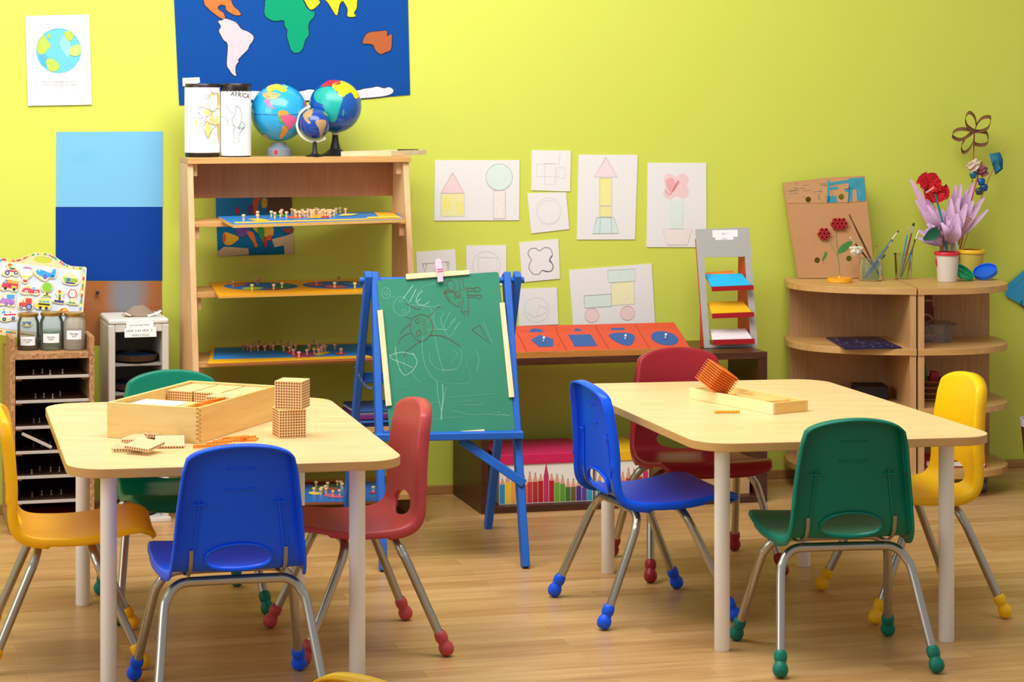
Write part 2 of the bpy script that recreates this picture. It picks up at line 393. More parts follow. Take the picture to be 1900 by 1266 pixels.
# ================================================================ tables
def table(name, c, a, b, la, lb, label, ins=.091):
    a = V((a[0], a[1], 0)).normalized(); b = V((b[0], b[1], 0)).normalized()
    root = empty('classroom_table', label, 'table', (c[0], c[1], 0), 0, 'maple classroom tables')
    q = lambda u, v: (a.x * u + b.x * v, a.y * u + b.y * v)
    pl = [q(*p) for p in rrect(-la, la, -lb, lb, .085, 8)]
    rz = math.atan2(a.y, a.x)
    tp = obj('tabletop', B().poly(pl, TOPZ - .0205, TOPZ), [MAPLE], root, bev=.0022)
    tp.data.materials.append(MAPLE_EDGE)
    for p in tp.data.polygons:
        if abs(p.normal.z) < .5: p.material_index = 1
    for u in (-1, 1):
        for v in (-1, 1):
            x, y = q(u * (la - ins), v * (lb - .097))
            obj('leg', B().lathe([(.0001, 0), (.0165, 0), (.0178, .002), (.0178, TOPZ - .0205), (.0001, TOPZ - .0205)], 24, 0, M.Translation((x, y, 0))), paint('#f8f4ec', .35, var=.02), root)
    return root
table('t', (.9645, 5.614), (.531, .085), (-.182, .832), .355, .513, 'maple table on white legs holding the shallow tray with the orange bead cube', .085)
table('t', (-.387, 5.27), (.985, .174), (-.196, .98), .36, .497, 'maple table on white legs holding the big open box and two dotted cubes')
# ================================================================ things on the wall
PAPER = '#f4f3ee'
def sheet(name, label, cat, pts, h, marks=(), d=.002, th=.0012, group=None, rough=.75, lay=.00022, parent=None, tilt=0, outm=None):
    """a flat sheet hung on the wall; pts and marks are traced, the sheet stands on the wall plane"""
    xs = [p[0] for p in pts]; ys = [p[1] for p in pts]
    pl = wall_d(d).to(sum(xs) / len(xs), sum(ys) / len(ys))
    if tilt: pl = PL(pl.o - pl.n * 0 + pl.n * .006, pl.ex, V((0, 0, 1)) + pl.n * tilt)
    b = B(); mats = [outm or paint(h, rough, var=.015, scale=8, spec=.12)]; key = {}
    b.poly([pl.uv(*p) for p in pts], -th, 0)
    draw(b, pl, marks, mats, key, lay)
    o = obj(name, b, mats, sharp=20); o.matrix_world = pl.mat()
    return tag(o, label, cat, group)
def draw(b, pl, marks, mats, key, lay=.00022, z0=0):
    for i, mk in enumerate(marks):
        z = z0 + lay * (i + 1); c = mk[1]
        if c not in key: key[c] = len(mats); mats.append(paint(c, .8, var=.05, scale=60) if isinstance(c, str) else c)
        m = key[c]; sc_ = abs(V(pl.uv(mk[2][0][0] + 10, mk[2][0][1])).x - V(pl.uv(*mk[2][0])).x) / 10
        if mk[0] == 'p': b.poly([pl.uv(*p) for p in mk[2]], z, None, m)
        elif mk[0] == 's': b.poly([pl.uv(p.x, p.y) for p in catmull([V((q[0], q[1], 0)) for q in mk[2]], 4, True)], z, None, m)
        elif mk[0] == 'l': b.stroke([pl.uv(*p) for p in mk[2]], mk[3] * sc_, z, m)
        elif mk[0] == 'c': b.stroke([pl.uv(p.x, p.y) for p in catmull([V((q[0], q[1], 0)) for q in mk[2]], 5)], mk[3] * sc_, z, m)
        elif mk[0] == 't': x, y = pl.uv(*mk[2][0]); b.text(mk[4], mk[3] * sc_, x, y, z, m, mk[5] if len(mk) > 5 else 0, None, mk[6] if len(mk) > 6 else 1)
def closed(p): return list(p) + [p[0]]

# earth drawing, top left
q = zoom(0, 0, 3.9562)
earth = [(p[0], p[1]) for p in circ(108.7, 94.2, 41.5, 36)]
sheet('earth_drawing', 'white sheet with a hand-coloured earth and a typed quote, high on the wall at left', 'drawing',
      q(185, 118, 655, 105, 675, 768, 205, 777), '#efefec', [
    ('l', '#8c8c88', closed(q(213, 150, 632, 140, 652, 692, 237, 703)), .5), ('l', '#8c8c88', closed(q(250, 183, 600, 172, 617, 662, 265, 670)), .5),
    ('p', '#69c2e0', earth), ('s', '#4cb2da', q(280, 300, 330, 400, 420, 500, 300, 470)), ('s', '#93d5ea', q(470, 260, 520, 330, 500, 420, 440, 330)),
    ('s', '#b4cc50', q(268, 340, 290, 285, 320, 258, 350, 300, 368, 325, 372, 345, 345, 370, 330, 390, 300, 400, 275, 380)),
    ('s', '#b4cc50', q(338, 445, 360, 430, 400, 440, 430, 470, 435, 500, 400, 525, 365, 520, 345, 490)),
    ('s', '#a8c43c', q(355, 245, 370, 250, 368, 280, 350, 275)), ('s', '#b4cc50', q(468, 245, 500, 225, 540, 250, 530, 290, 500, 300, 480, 270)),
    ('s', '#bfd670', q(505, 370, 540, 335, 590, 330, 593, 380, 570, 410, 520, 405)),
    ('c', '#e0a8a0', q(300, 400, 320, 420, 345, 435), .6), ('l', '#6aa9c0', closed(earth), .5),
    ('t', '#555555', q(435, 600), 4.4, 'There is no other planet like ours, so', R(1)), ('t', '#555555', q(435, 621), 4.4, 'care for it as your own home, always', R(1)),
    ('t', '#999999', q(545, 650), 3, 'our planet earth', R(1))], d=.006)
pl = wall_d(0)

# plain sheets under it
sheet('light_blue_sheet', 'light blue paper sheet taped to the wall above the dark blue one', 'paper sheet', [(104.5, 245), (302, 244), (302, 384), (104.5, 384)], '#7abde2', [('s', '#72b9de', [(135, 290), (160, 278), (180, 286), (160, 300), (140, 306)])])
sheet('dark_blue_sheet', 'dark blue paper sheet on the wall between the light blue and brown sheets', 'paper sheet', [(103.5, 384.5), (301.5, 384), (301, 521), (103.5, 521)], '#0f3f96')
def smoky():
    m, nt, b = new_mat('brown_paper'); L = nt.links; tc = nt.nodes.new('ShaderNodeTexCoord'); mp = nt.nodes.new('ShaderNodeMapping')
    gr = nt.nodes.new('ShaderNodeTexGradient'); gr.gradient_type = 'SPHERICAL'; mp.inputs['Scale'].default_value = (13, 8.5, 1); mp.inputs['Location'].default_value = (-.72, -.40, 0)
    no = nt.nodes.new('ShaderNodeTexNoise'); no.inputs['Scale'].default_value = 9
    ad = nt.nodes.new('ShaderNodeMath'); ad.operation = 'MULTIPLY_ADD'; ad.inputs[1].default_value = .45; rp = nt.nodes.new('ShaderNodeValToRGB')
    rp.color_ramp.elements[0].position = .22; rp.color_ramp.elements[0].color = lin('#a5622c'); rp.color_ramp.elements[1].position = .8; rp.color_ramp.elements[1].color = lin('#7f7f84')
    L.new(tc.outputs['Object'], mp.inputs[0]); L.new(mp.outputs[0], gr.inputs[0]); L.new(tc.outputs['Object'], no.inputs['Vector'])
    L.new(no.outputs['Fac'], ad.inputs[0]); L.new(gr.outputs['Fac'], ad.inputs[2]); L.new(ad.outputs[0], rp.inputs[0]); L.new(rp.outputs[0], b.inputs['Base Color']); b.inputs['Roughness'].default_value = .8
    return m
sheet('brown_sheet', 'brown paper sheet with a smoky grey smudge behind the grey rack', 'paper sheet', [(104, 522.5), (300, 522), (301, 640), (104, 640)], '#a5622c', d=.002, outm=smoky())
pp = wall_d(.003).to(180, 543)
o = obj('push_pin', B().lathe([(.0001, 0), (.002, 0), (.002, .006), (.006, .008), (.006, .013), (.0001, .014)], 14), paint('#3a3f4a', .3, .6)); o.matrix_world = pp.mat(); tag(o, 'small dark pin stuck into the brown sheet', 'pin')

# world map, felt continents
q = zoom(310, 0, 3.9562)
pl = wall_d(.003).to(545, 60)
b = B(); mats = [paint('#114a94', .85, var=.05, bump=.25, scale=14, spec=.12)]
b.poly([pl.uv(*p) for p in [(320, -95), (755, -95), (757, 0), (761, 176), (700, 181), (560, 186), (332.5, 195), (323, 0)]], -.0012, 0)
wm = obj('world_map', b, mats); wm.matrix_world = pl.mat(); tag(wm, 'large blue fabric world map with felt continents, cropped by the top of the photo', 'map')
def felt(name, h, pts, label, z=0):
    bb_ = B(); c = catmull([V((p[0], p[1], 0)) for p in pts], 3, True)
    bb_.poly([pl.uv(p.x, p.y) for p in c], z, .0022 + z, 0)
    o = obj(name, bb_, paint(h, .9, var=.05, bump=.1, scale=60, spec=.15), wm, bev=.0006); o['label'] = label; return o
rim = '#12305f'
def felt2(name, h, pts, label):
    cx = sum(p[0] for p in pts) / len(pts); cy = sum(p[1] for p in pts) / len(pts)
    felt(name, h, pts, label, .0008)
    bb_ = B(); c = catmull([V((p[0], p[1], 0)) for p in pts], 3, True); k = []
    for i, p in enumerate(c):
        t = c[(i + 1) % len(c)] - c[i - 1]; n_ = V((t.y, -t.x, 0)).normalized(); k.append(p + n_ * (1.6 if (sum((c[j].x * c[(j + 1) % len(c)].y - c[(j + 1) % len(c)].x * c[j].y) for j in range(len(c))) > 0) else -1.6))
    bb_.poly([pl.uv(p.x, p.y) for p in k], 0, .0006, 0)
    o = obj('felt_outline', bb_, paint(rim, .9), wm)
felt2('felt_north_america', '#e2743c', q(255, -200, 480, -220, 470, -60, 468, 0, 490, 50, 520, 75, 540, 108, 500, 112, 455, 90, 432, 70, 428, 45, 395, 35, 370, 55, 385, 78, 412, 95, 425, 135, 405, 138, 355, 108, 300, 60, 270, 10), 'orange felt continent')
felt2('felt_south_america', '#e6c2c4', q(374, 158, 400, 150, 430, 138, 470, 150, 510, 170, 545, 215, 590, 232, 632, 265, 628, 300, 605, 330, 590, 365, 550, 405, 520, 440, 525, 452, 505, 480, 500, 520, 506, 558, 480, 545, 455, 510, 438, 470, 445, 330, 415, 295, 390, 250, 380, 225, 395, 195), 'pale pink felt continent')
felt2('felt_africa', '#0c9a6a', q(725, 0, 790, -60, 960, -50, 1000, 10, 1025, 60, 1060, 85, 1082, 90, 1075, 125, 1045, 160, 1035, 200, 1040, 255, 1010, 300, 1000, 345, 975, 380, 940, 390, 912, 370, 895, 320, 880, 265, 882, 220, 862, 190, 855, 150, 790, 155, 745, 138, 715, 105, 718, 40), 'green felt continent')
felt2('felt_arabia', '#ecd62c', q(985, -40, 1060, -30, 1120, 10, 1100, 45, 1060, 72, 1035, 55, 1010, 10), 'yellow felt piece beside the green continent')
felt2('felt_asia', '#ecd62c', q(1120, -70, 1420, -80, 1395, 0, 1390, 60, 1370, 95, 1385, 118, 1345, 125, 1322, 115, 1325, 70, 1300, 20, 1280, 10, 1262, 45, 1250, 105, 1235, 108, 1205, 60, 1180, 20), 'large yellow felt continent')
felt2('felt_australia', '#b25f36', q(1435, 318, 1450, 270, 1480, 240, 1560, 230, 1610, 228, 1615, 268, 1645, 250, 1648, 300, 1640, 365, 1600, 385, 1565, 398, 1530, 370, 1510, 330, 1470, 322), 'brown felt continent')
felt2('felt_antarctica', '#dedade', [(456, 172), (475, 169), (500, 172), (555, 170), (575, 166), (600, 170), (640, 168), (663, 168), (675, 165), (690, 163), (700, 161), (712, 164), (722, 162), (730, 168), (722, 176), (690, 181), (600, 186), (470, 186)], 'white felt strip along the bottom')
bb_ = B(); lp = [(338.5, 145), (370, 143.5), (371, 153), (345, 160), (339, 160)]
bb_.poly([pl.uv(*p) for p in lp], 0, .0006); mm = [WHITE, INK]
x, y = pl.uv(355, 147.2); bb_.text('WORLD PARTS', .0055, x, y, .0008, 1)
obj('name_card', bb_, mm, wm)

# geometric drawings
q = zoom(760, 260, 3.3316)
GR = '#c4c3bd'; PK = '#f2d3cf'; YE = '#f0e9a6'; GN = '#dcebdc'; BE = '#f1e5dc'
def dr(name, label, pts, marks): sheet(name, label, 'drawing', pts, '#ece9e2', marks, group='geometric drawings on the wall', d=.003)
dr('pencil_drawing', 'wide drawing of a house and a round tree on the wall', q(158, 124, 680, 124, 677, 496, 152, 499), [
    ('p', PK, q(265, 200, 338, 326, 190, 326)), ('p', YE, q(193, 328, 336, 328, 338, 470, 194, 470)), ('s', '#f4e97c', q(215, 360, 240, 350, 250, 400, 230, 440, 210, 420)), ('s', '#f4e97c', q(290, 380, 325, 390, 330, 440, 305, 455)),
    ('p', GN, [(p[0], p[1]) for p in circ(*q(552, 228)[0], 24.5, 28)]), ('p', BE, q(517, 312, 590, 312, 590, 485, 517, 485)),
    ('l', GR, closed(q(265, 200, 338, 326, 190, 326)), .7), ('l', GR, closed(q(193, 328, 336, 328, 338, 470, 194, 470)), .6), ('l', GR, closed(circ(*q(552, 228)[0], 24.5, 28)), .7), ('l', GR, closed(q(517, 312, 590, 312, 590, 485, 517, 485)), .6)])
dr('pencil_drawing', 'small square sheet with faint rectangles, topmost of the small drawings', q(756, 62, 997, 66, 992, 318, 752, 311), [
    ('l', GR, closed(q(785, 150, 925, 145, 925, 225, 785, 225)), .5), ('l', GR, closed(q(835, 145, 900, 145, 900, 275, 835, 275)), .5), ('l', '#d5d4cf', q(930, 70, 920, 150), .6), ('l', GR, closed(q(910, 170, 960, 170, 960, 235, 910, 235)), .4)])
dr('pencil_drawing', 'small tilted sheet with a faint circle, just under the one with faint rectangles', q(727, 329, 967, 322, 987, 551, 753, 578), [
    ('l', GR, closed(circ(*q(860, 440)[0], 23, 30, 25)), .5), ('l', '#d3d2cc', closed(circ(*q(862, 445)[0], 21, 12, 22)), .4)])
dr('pencil_drawing', 'tall drawing of a tower with pink roof, yellow shaft and green base', q(1045, 90, 1410, 92, 1393, 615, 1034, 616), [
    ('p', '#f0dcd8', q(1212, 105, 1283, 228, 1140, 228)), ('p', '#f2ea96', q(1174, 234, 1248, 234, 1247, 403, 1173, 403)), ('p', '#f0e79a', q(1174, 408, 1247, 408, 1247, 474, 1174, 474)),
    ('p', '#d5e7dd', q(1155, 478, 1262, 478, 1292, 576, 1130, 578)), ('l', GR, closed(q(1212, 105, 1283, 228, 1140, 228)), .8), ('l', GR, closed(q(1174, 234, 1248, 234, 1247, 403, 1173, 403)), .7),
    ('l', GR, closed(q(1174, 408, 1247, 408, 1247, 474, 1174, 474)), .7), ('l', '#a9b0aa', closed(q(1155, 478, 1262, 478, 1292, 576, 1130, 578)), .7), ('l', '#a9b0aa', q(1178, 478, 1174, 577), .6), ('l', '#a9b0aa', q(1244, 478, 1248, 577), .6)])
dr('pencil_drawing', 'tall drawing of a pink flower in a pot, beside the grey display stand', q(1472, 140, 1834, 141, 1835, 663, 1465, 662), [
    ('s', '#f3cfca', q(1572, 240, 1600, 205, 1645, 225, 1690, 205, 1725, 240, 1715, 285, 1728, 330, 1690, 365, 1650, 345, 1605, 368, 1568, 335, 1580, 290)),
    ('s', '#eeaeac', q(1585, 250, 1620, 235, 1645, 270, 1630, 320, 1600, 310)), ('c', '#e79494', q(1580, 310, 1610, 335, 1660, 250, 1625, 320, 1670, 255), 1.6), ('p', '#e0ecdb', q(1610, 375, 1690, 375, 1685, 548, 1605, 548)),
    ('p', BE, q(1563, 550, 1745, 550, 1715, 648, 1590, 648)), ('l', '#d8cfc6', closed(q(1563, 550, 1745, 550, 1715, 648, 1590, 648)), .5)])
dr('pencil_drawing', 'small sheet with two dark pencil triangles behind the pink clothespin', q(40, 692, 282, 675, 294, 900, 48, 905), [
    ('l', '#55534f', closed(q(80, 766, 106, 765, 94, 815)), .9), ('l', '#55534f', closed(q(228, 755, 242, 752, 240, 808)), 1), ('l', '#8d8b86', q(82, 765, 240, 752), .7), ('l', GR, q(85, 820, 240, 810), .5)])
dr('pencil_drawing', 'small sheet with a faint circle around a square, partly behind the chalkboard', q(350, 652, 598, 650, 596, 900, 352, 905), [
    ('l', GR, closed(circ(*q(475, 775)[0], 26, 28)), .7), ('l', GR, closed(q(425, 725, 540, 728, 540, 840, 425, 838)), .6)])
clo = [V((a, c, 0)) for a, c in q(803, 685, 835, 665, 872, 675, 882, 715, 862, 745, 885, 770, 880, 805, 845, 815, 820, 805, 800, 828, 765, 828, 738, 795, 742, 765, 752, 740, 732, 705, 745, 675, 780, 670)]
clp = [(p.x, p.y) for p in catmull(clo, 4, True)]
dr('pencil_drawing', 'small sheet with a bold pencil four-lobed clover outline', q(677, 633, 919, 611, 930, 858, 696, 879), [('l', '#7d7b76', closed(clp), 1.3), ('c', '#5d5b57', q(878, 715, 868, 740, 887, 780, 870, 812, 820, 806), 1.5)])
dr('pencil_drawing', 'small sheet with a scribbled faint circle beside the blue easel leg', q(672, 920, 910, 912, 920, 1140, 676, 1150), [('l', GR, closed(circ(*q(785, 1050)[0], 23, 26)), .6), ('c', GR, q(720, 1060, 760, 1090, 810, 1085, 850, 1050, 800, 1030, 790, 1090), .5)])
dr('pencil_drawing', 'wide drawing of a truck with pink wheels above the red tiles', q(985, 804, 1496, 764, 1518, 1135, 1012, 1165), [
    ('p', GN, q(1223, 805, 1393, 795, 1396, 870, 1225, 880)), ('p', '#f3eebc', q(1245, 882, 1385, 873, 1390, 1012, 1247, 1022)), ('p', GN, q(1077, 962, 1243, 950, 1246, 1026, 1080, 1038)), ('p', PK, circ(*q(1125, 1082)[0], 13.3, 24)), ('p', PK, circ(*q(1345, 1068)[0], 13.3, 24)),
    ('l', '#b9c4b9', closed(q(1223, 805, 1393, 795, 1396, 870, 1225, 880)), .6), ('l', GR, closed(q(1245, 882, 1385, 873, 1390, 1012, 1247, 1022)), .6), ('l', '#a8b5aa', closed(q(1077, 962, 1243, 950, 1246, 1026, 1080, 1038)), .7), ('l', '#e3b9b5', closed(circ(*q(1125, 1082)[0], 13.3, 24)), .6), ('l', '#e3b9b5', closed(circ(*q(1345, 1068)[0], 13.3, 24)), .6)])
# map of europe behind the bookcase
q = zoom(330, 260, 4.0191)
sheet('europe_map', 'hand-painted map of Europe hung on the wall behind the open shelves', 'map', q(282, 415, 848, 412, 866, 850, 298, 868), '#136f9f', [
    ('p', '#1d82c4', q(282, 415, 700, 413, 700, 560, 285, 570)), ('s', '#e06a3c', q(565, 440, 600, 428, 618, 440, 600, 480, 590, 545, 560, 550, 555, 510)), ('s', '#e0b82c', q(625, 450, 650, 430, 680, 460, 660, 500, 630, 505)),
    ('p', '#6b4b40', q(668, 413, 848, 412, 850, 540, 760, 560, 665, 535)), ('s', '#c22f5a', q(430, 510, 452, 505, 455, 545, 430, 555)), ('s', '#7a4a8a', q(525, 500, 560, 480, 560, 540, 530, 550)),
    ('p', '#cbb78c', q(700, 740, 800, 715, 862, 690, 866, 850, 795, 855, 790, 785, 720, 800)), ('p', '#c9b58a', q(297, 830, 345, 795, 430, 800, 525, 808, 530, 855, 298, 868)),
    ('s', '#e0ac1e', q(345, 690, 400, 700, 455, 730, 410, 775, 365, 785, 335, 755)), ('p', '#d84a30', q(332, 725, 352, 690, 360, 740, 340, 775)), ('s', '#6b4a96', q(430, 660, 520, 655, 530, 700, 470, 725, 440, 700)),
    ('s', '#e0742c', q(515, 680, 560, 690, 580, 750, 596, 790, 575, 800, 560, 765, 530, 720)), ('s', '#dcb22c', q(560, 640, 700, 640, 705, 715, 640, 720, 590, 690)), ('s', '#3f8f3a', q(590, 655, 640, 660, 640, 760, 615, 740)), ('s', '#c62c30', q(635, 740, 665, 735, 662, 790, 648, 805)), ('s', '#d9552f', q(660, 715, 700, 710, 690, 745, 660, 745)), ('s', '#8a4a3a', q(780, 660, 860, 655, 850, 690, 800, 690))], d=.003)
# blue paper cut-out at the right edge
sheet('paper_cutout', 'light blue paper cut-out with a fin, at the right edge beyond the corner shelves', 'paper cut-out', [(1866, 531), (1880, 519), (1900, 502), (1935, 492), (1950, 535), (1932, 570), (1915, 577), (1885, 560), (1867, 550)], '#3f9fc9', [
    ('c', '#2f86b0', [(1868, 533), (1885, 530), (1902, 512)], .8), ('c', '#123a4a', [(1897, 558), (1894, 564), (1900, 570), (1906, 566)], 2)], d=.012)
# ================================================================ bookcase
def rp(x, y, d): return wall_d(d).uv(x, y)            # (along the wall, height) at a distance d in front of it
BK = .11
def dfr(z): return .438 - (.438 - .250) * z / 1.077     # the front edges lean back towards the top
def solve(x, y):
    z = .8
    for _ in range(12): u, z = rp(x, y, dfr(z))
    return u, z
uL = solve(350.5, 412)[0]; uR = solve(764, 408)[0]
zT = solve(357, 293)[1]
bc = empty('bookcase', 'tall open beech bookcase with sloping shelves against the lime wall', 'bookcase', W0, TH)
def side_pts(): return [(-BK, 0), (-dfr(0), 0), (-dfr(zT), zT - .018), (-BK, zT - .018)]
YZ = lambda x: M(((0, 0, 1, x), (1, 0, 0, 0), (0, 1, 0, 0), (0, 0, 0, 1)))     # profile (y,z) pushed along x
for x in (uL, uR - .018): obj('side_panel', B().poly(side_pts(), 0, .018, 0, YZ(x)), SHELFW, bc, bev=.0015)
obj('top_board', B().box(uL, uR + .004, -dfr(zT) - .012, -BK, zT - .018, zT), wood('#d9a765', '#c9944f', 0, 6, .45), bc, bev=.0015)
zr = rp(540, 366, BK + .02)[1]
obj('back_rail', B().box(uL + .018, uR - .018, -BK - .016, -BK, zr, zT - .018), SHELFD, bc)
SH = []
for (y, vis) in ((412, 1), (543.6, 1), (673, 1), (806, 0), (936, 1)):
    u, z = solve(362, y); SH.append(z); df = dfr(z)
    obj('shelf', B().box(uL + .018, uR - .018, -df + .004, -BK, z - .016, z), wood('#d8a566', '#c89252', 0, 6, .5), bc, bev=.001)
for z in [zT - .002] + SH[:4]:
    for x in (uL + .018, uR - .018 - .016): obj('bracket', B().box(x, x + .016, -dfr(z) + .02, -dfr(z) + .05, z - .016 - .037, z - .016), SHELFW, bc, bev=.001)

def knob_mesh():
    return B().lathe([(.0001, 0), (.003, 0), (.0026, .009), (.0052, .012), (.0056, .0155), (.0045, .018), (.0001, .0185)], 10)
KW = paint('#e8c08a', .5); KNOB = {}
def knob(parent, x, y, z, h=None, tilt=0):
    h = h or '#e8c08a'
    if h not in KNOB: o = KNOB[h] = obj('knob', knob_mesh(), paint(h, .5), parent)
    else: o = KNOB[h].copy(); COL.objects.link(o); o.parent = parent
    o.location = (x, y, z); return o
def hpl(z): return PL((0, 0, z), (1, 0, 0), (0, 1, 0))
def hboard(name, label, cat, pts, z, th, face, edge, marks=(), knobs=(), kh=None, lay=.0002, bandw=None, group=None, edge2=None):
    """flat board lying at height z, corners traced on its top plane"""
    pl = hpl(z + th); c = [V((*pl.uv(*p), 0)) for p in pts]; cc = sum(c, V()) / len(c); pl = PL((cc.x, cc.y, z + th), (1, 0, 0), (0, 1, 0))
    mats = [paint(edge, .5), paint(face, .35, var=.04)]; key = {}; b = B(); q_ = [pl.uv(*p) for p in pts]
    b.poly(q_, -th, 0, 0)
    sh = lambda s: [(p[0] * s, p[1] * s) for p in q_]
    b.poly(q_, .00015, None, 1)
    draw(b, pl, marks, mats, key, lay, .0002)
    o = obj(name, b, mats, sharp=30); o.location = (cc.x, cc.y, z + th); tag(o, label, cat, group)
    for k in knobs:
        x, y = pl.uv(k[0], k[1]); knob(o, x, y, 0, k[2] if len(k) > 2 else kh)
    return o
q = zoom(330, 260, 4.0191)
B1 = '#1f84cf'; YB = '#f2b31c'
rnd = random.Random(3)
kn1 = q(490, 600, 595, 598, 595, 575, 697, 572, 723, 583, 765, 572, 775, 560, 810, 578, 850, 553, 870, 560, 880, 575, 905, 570, 910, 578, 930, 560, 945, 575, 965, 572, 970, 555, 990, 560, 1000, 578, 1015, 560, 1030, 548, 1045, 556, 1060, 575, 1075, 560, 1090, 555, 1100, 570, 1120, 560, 1135, 578, 1140, 560, 1165, 565, 1180, 550, 1210, 545, 1250, 552)
hboard('puzzle_map', 'wooden puzzle map crowded with knobs on the upper shelf, one corner sticking out', 'puzzle map', q(300, 570, 415, 632, 1692, 590, 1615, 528), SH[0], .009, B1, '#dcae62',
       [('p', YB, q(415, 612, 430, 622, 1680, 587, 1660, 578)), ('p', YB, q(1500, 574, 1640, 568, 1595, 534, 1460, 538)), ('p', YB, q(520, 590, 600, 610, 690, 600, 610, 586)), ('p', '#d8582f', q(800, 575, 860, 590, 960, 575, 880, 560)), ('p', '#3d9a4a', q(700, 575, 800, 570, 820, 556, 720, 560)), ('p', '#e2a52c', q(960, 585, 1100, 585, 1180, 560, 1000, 556)), ('p', '#c33a55', q(1060, 585, 1130, 582, 1140, 570, 1080, 570)), ('p', '#e8d46a', q(1200, 570, 1300, 566, 1350, 552, 1230, 553)), ('p', '#f0c846', q(1400, 590, 1660, 582, 1650, 572, 1420, 577)), ('p', '#6aa84f', q(880, 560, 960, 556, 950, 548, 890, 550))],
       [k for k in kn1])
hb2 = hboard('puzzle_map', 'orange puzzle board of two round hemispheres on the middle shelf', 'puzzle map', q(232, 1060, 305, 1165, 1560, 1128, 1480, 1030), SH[1], .006, '#f3a712', '#d69a3a', [
    ('p', '#2272b5', [(p[0], p[1]) for p in circ(330 + 620 / 4.0191, 260 + 1091 / 4.0191, 69, 40, 7.2)]), ('p', '#2272b5', [(p[0], p[1]) for p in circ(330 + 1205 / 4.0191, 260 + 1082 / 4.0191, 68, 40, 7)]),
    ('s', '#b96a35', q(385, 1082, 460, 1068, 520, 1075, 470, 1090, 420, 1095)), ('s', '#b9cf2c', q(480, 1105, 560, 1098, 640, 1105, 580, 1118, 500, 1116)), ('s', '#2f8f46', q(700, 1100, 780, 1080, 860, 1085, 840, 1100, 770, 1110)), ('s', '#a0522d', q(650, 1114, 720, 1108, 780, 1112, 720, 1120)),
    ('s', '#d05a4a', q(960, 1080, 1040, 1072, 1090, 1082, 1030, 1092)), ('s', '#d8604c', q(1090, 1098, 1160, 1086, 1260, 1098, 1180, 1108)), ('s', '#3fa0d0', q(1220, 1070, 1330, 1068, 1370, 1085, 1280, 1085))],
    [q(415, 1098)[0] + ('#c47a55',), q(597, 1078)[0] + ('#d07a6a',), q(554, 1120)[0] + ('#e6d860',), q(715, 1118)[0], q(777, 1106)[0] + ('#e3cf7a',), q(1035, 1090)[0] + ('#e07a6a',), q(1169, 1104)[0], q(1197, 1060)[0] + ('#d08a60',), q(1320, 1106)[0] + ('#eedb6a',)])
q = zoom(330, 500, 4.0191)
kn = q(490, 603, 520, 606, 545, 612, 573, 605, 598, 610, 650, 610, 605, 570, 715, 570, 768, 565, 815, 578, 712, 605, 790, 612, 835, 618, 850, 595, 880, 600, 862, 640, 903, 658, 963, 640, 980, 605, 1017, 632, 1050, 635, 1045, 592, 1072, 618, 1100, 610, 1085, 600, 1010, 565, 1172, 600, 1217, 632, 560, 590, 640, 585, 690, 592)
hboard('puzzle_map', 'blue puzzle map with yellow border, red and green pieces, on the lower shelf', 'puzzle map', q(258, 578, 222, 705, 1520, 655, 1470, 540), SH[2], .007, YB, '#a9652f', [
    ('p', '#1f86d6', q(275, 585, 262, 672, 1480, 640, 1440, 553)), ('s', '#4a7a34', q(480, 590, 600, 572, 760, 568, 940, 575, 900, 600, 780, 612, 640, 605, 520, 608)), ('s', '#7a3f3a', q(560, 580, 700, 575, 720, 592, 620, 600)),
    ('s', '#d83f55', q(800, 615, 870, 612, 960, 640, 900, 660, 840, 640)), ('s', '#a0447a', q(880, 630, 1000, 620, 1040, 640, 960, 655)), ('s', '#e6d22f', q(1010, 630, 1100, 615, 1130, 625, 1050, 645)), ('s', '#3f8f3f', q(860, 590, 960, 580, 1080, 590, 1000, 612, 900, 610)), ('s', '#d04a5a', q(1170, 628, 1230, 620, 1250, 635, 1200, 642)), ('s', '#c9a02c', q(950, 585, 1080, 575, 1120, 590, 1040, 600))], kn, '#e0a884')
q = zoom(550, 740, 6.3316)
hboard('puzzle_map', 'puzzle map with coloured pieces on the bottom shelf, seen under the left table', 'puzzle map', [(520, 899), (505, 934), (738, 930), (714, 893)], SH[4], .007, '#1f6fb8', '#8a4a24', [
    ('s', '#7a1f1a', q(60, 985, 300, 975, 560, 985, 400, 1010, 150, 1015)), ('s', '#6f7f2c', q(150, 1050, 250, 1030, 400, 1040, 350, 1070, 220, 1080)), ('s', '#e8d23a', q(140, 1105, 200, 1095, 300, 1110, 250, 1130, 170, 1125)), ('s', '#a05a2c', q(300, 1060, 420, 1040, 500, 1060, 400, 1080)), ('s', '#c85a7a', q(320, 1140, 380, 1120, 540, 1150, 520, 1170, 400, 1165)), ('s', '#2f7f3a', q(380, 1030, 480, 1010, 560, 1020, 480, 1040)), ('s', '#b8324a', q(845, 1110, 900, 1095, 940, 1105, 900, 1125))],
    q(232, 1040, 367, 1050, 483, 1030, 522, 1035, 540, 1060, 207, 1115, 290, 1130, 300, 1108, 340, 1090, 350, 1120, 285, 1120, 430, 1150, 508, 1140, 905, 1100), '#e9c486')
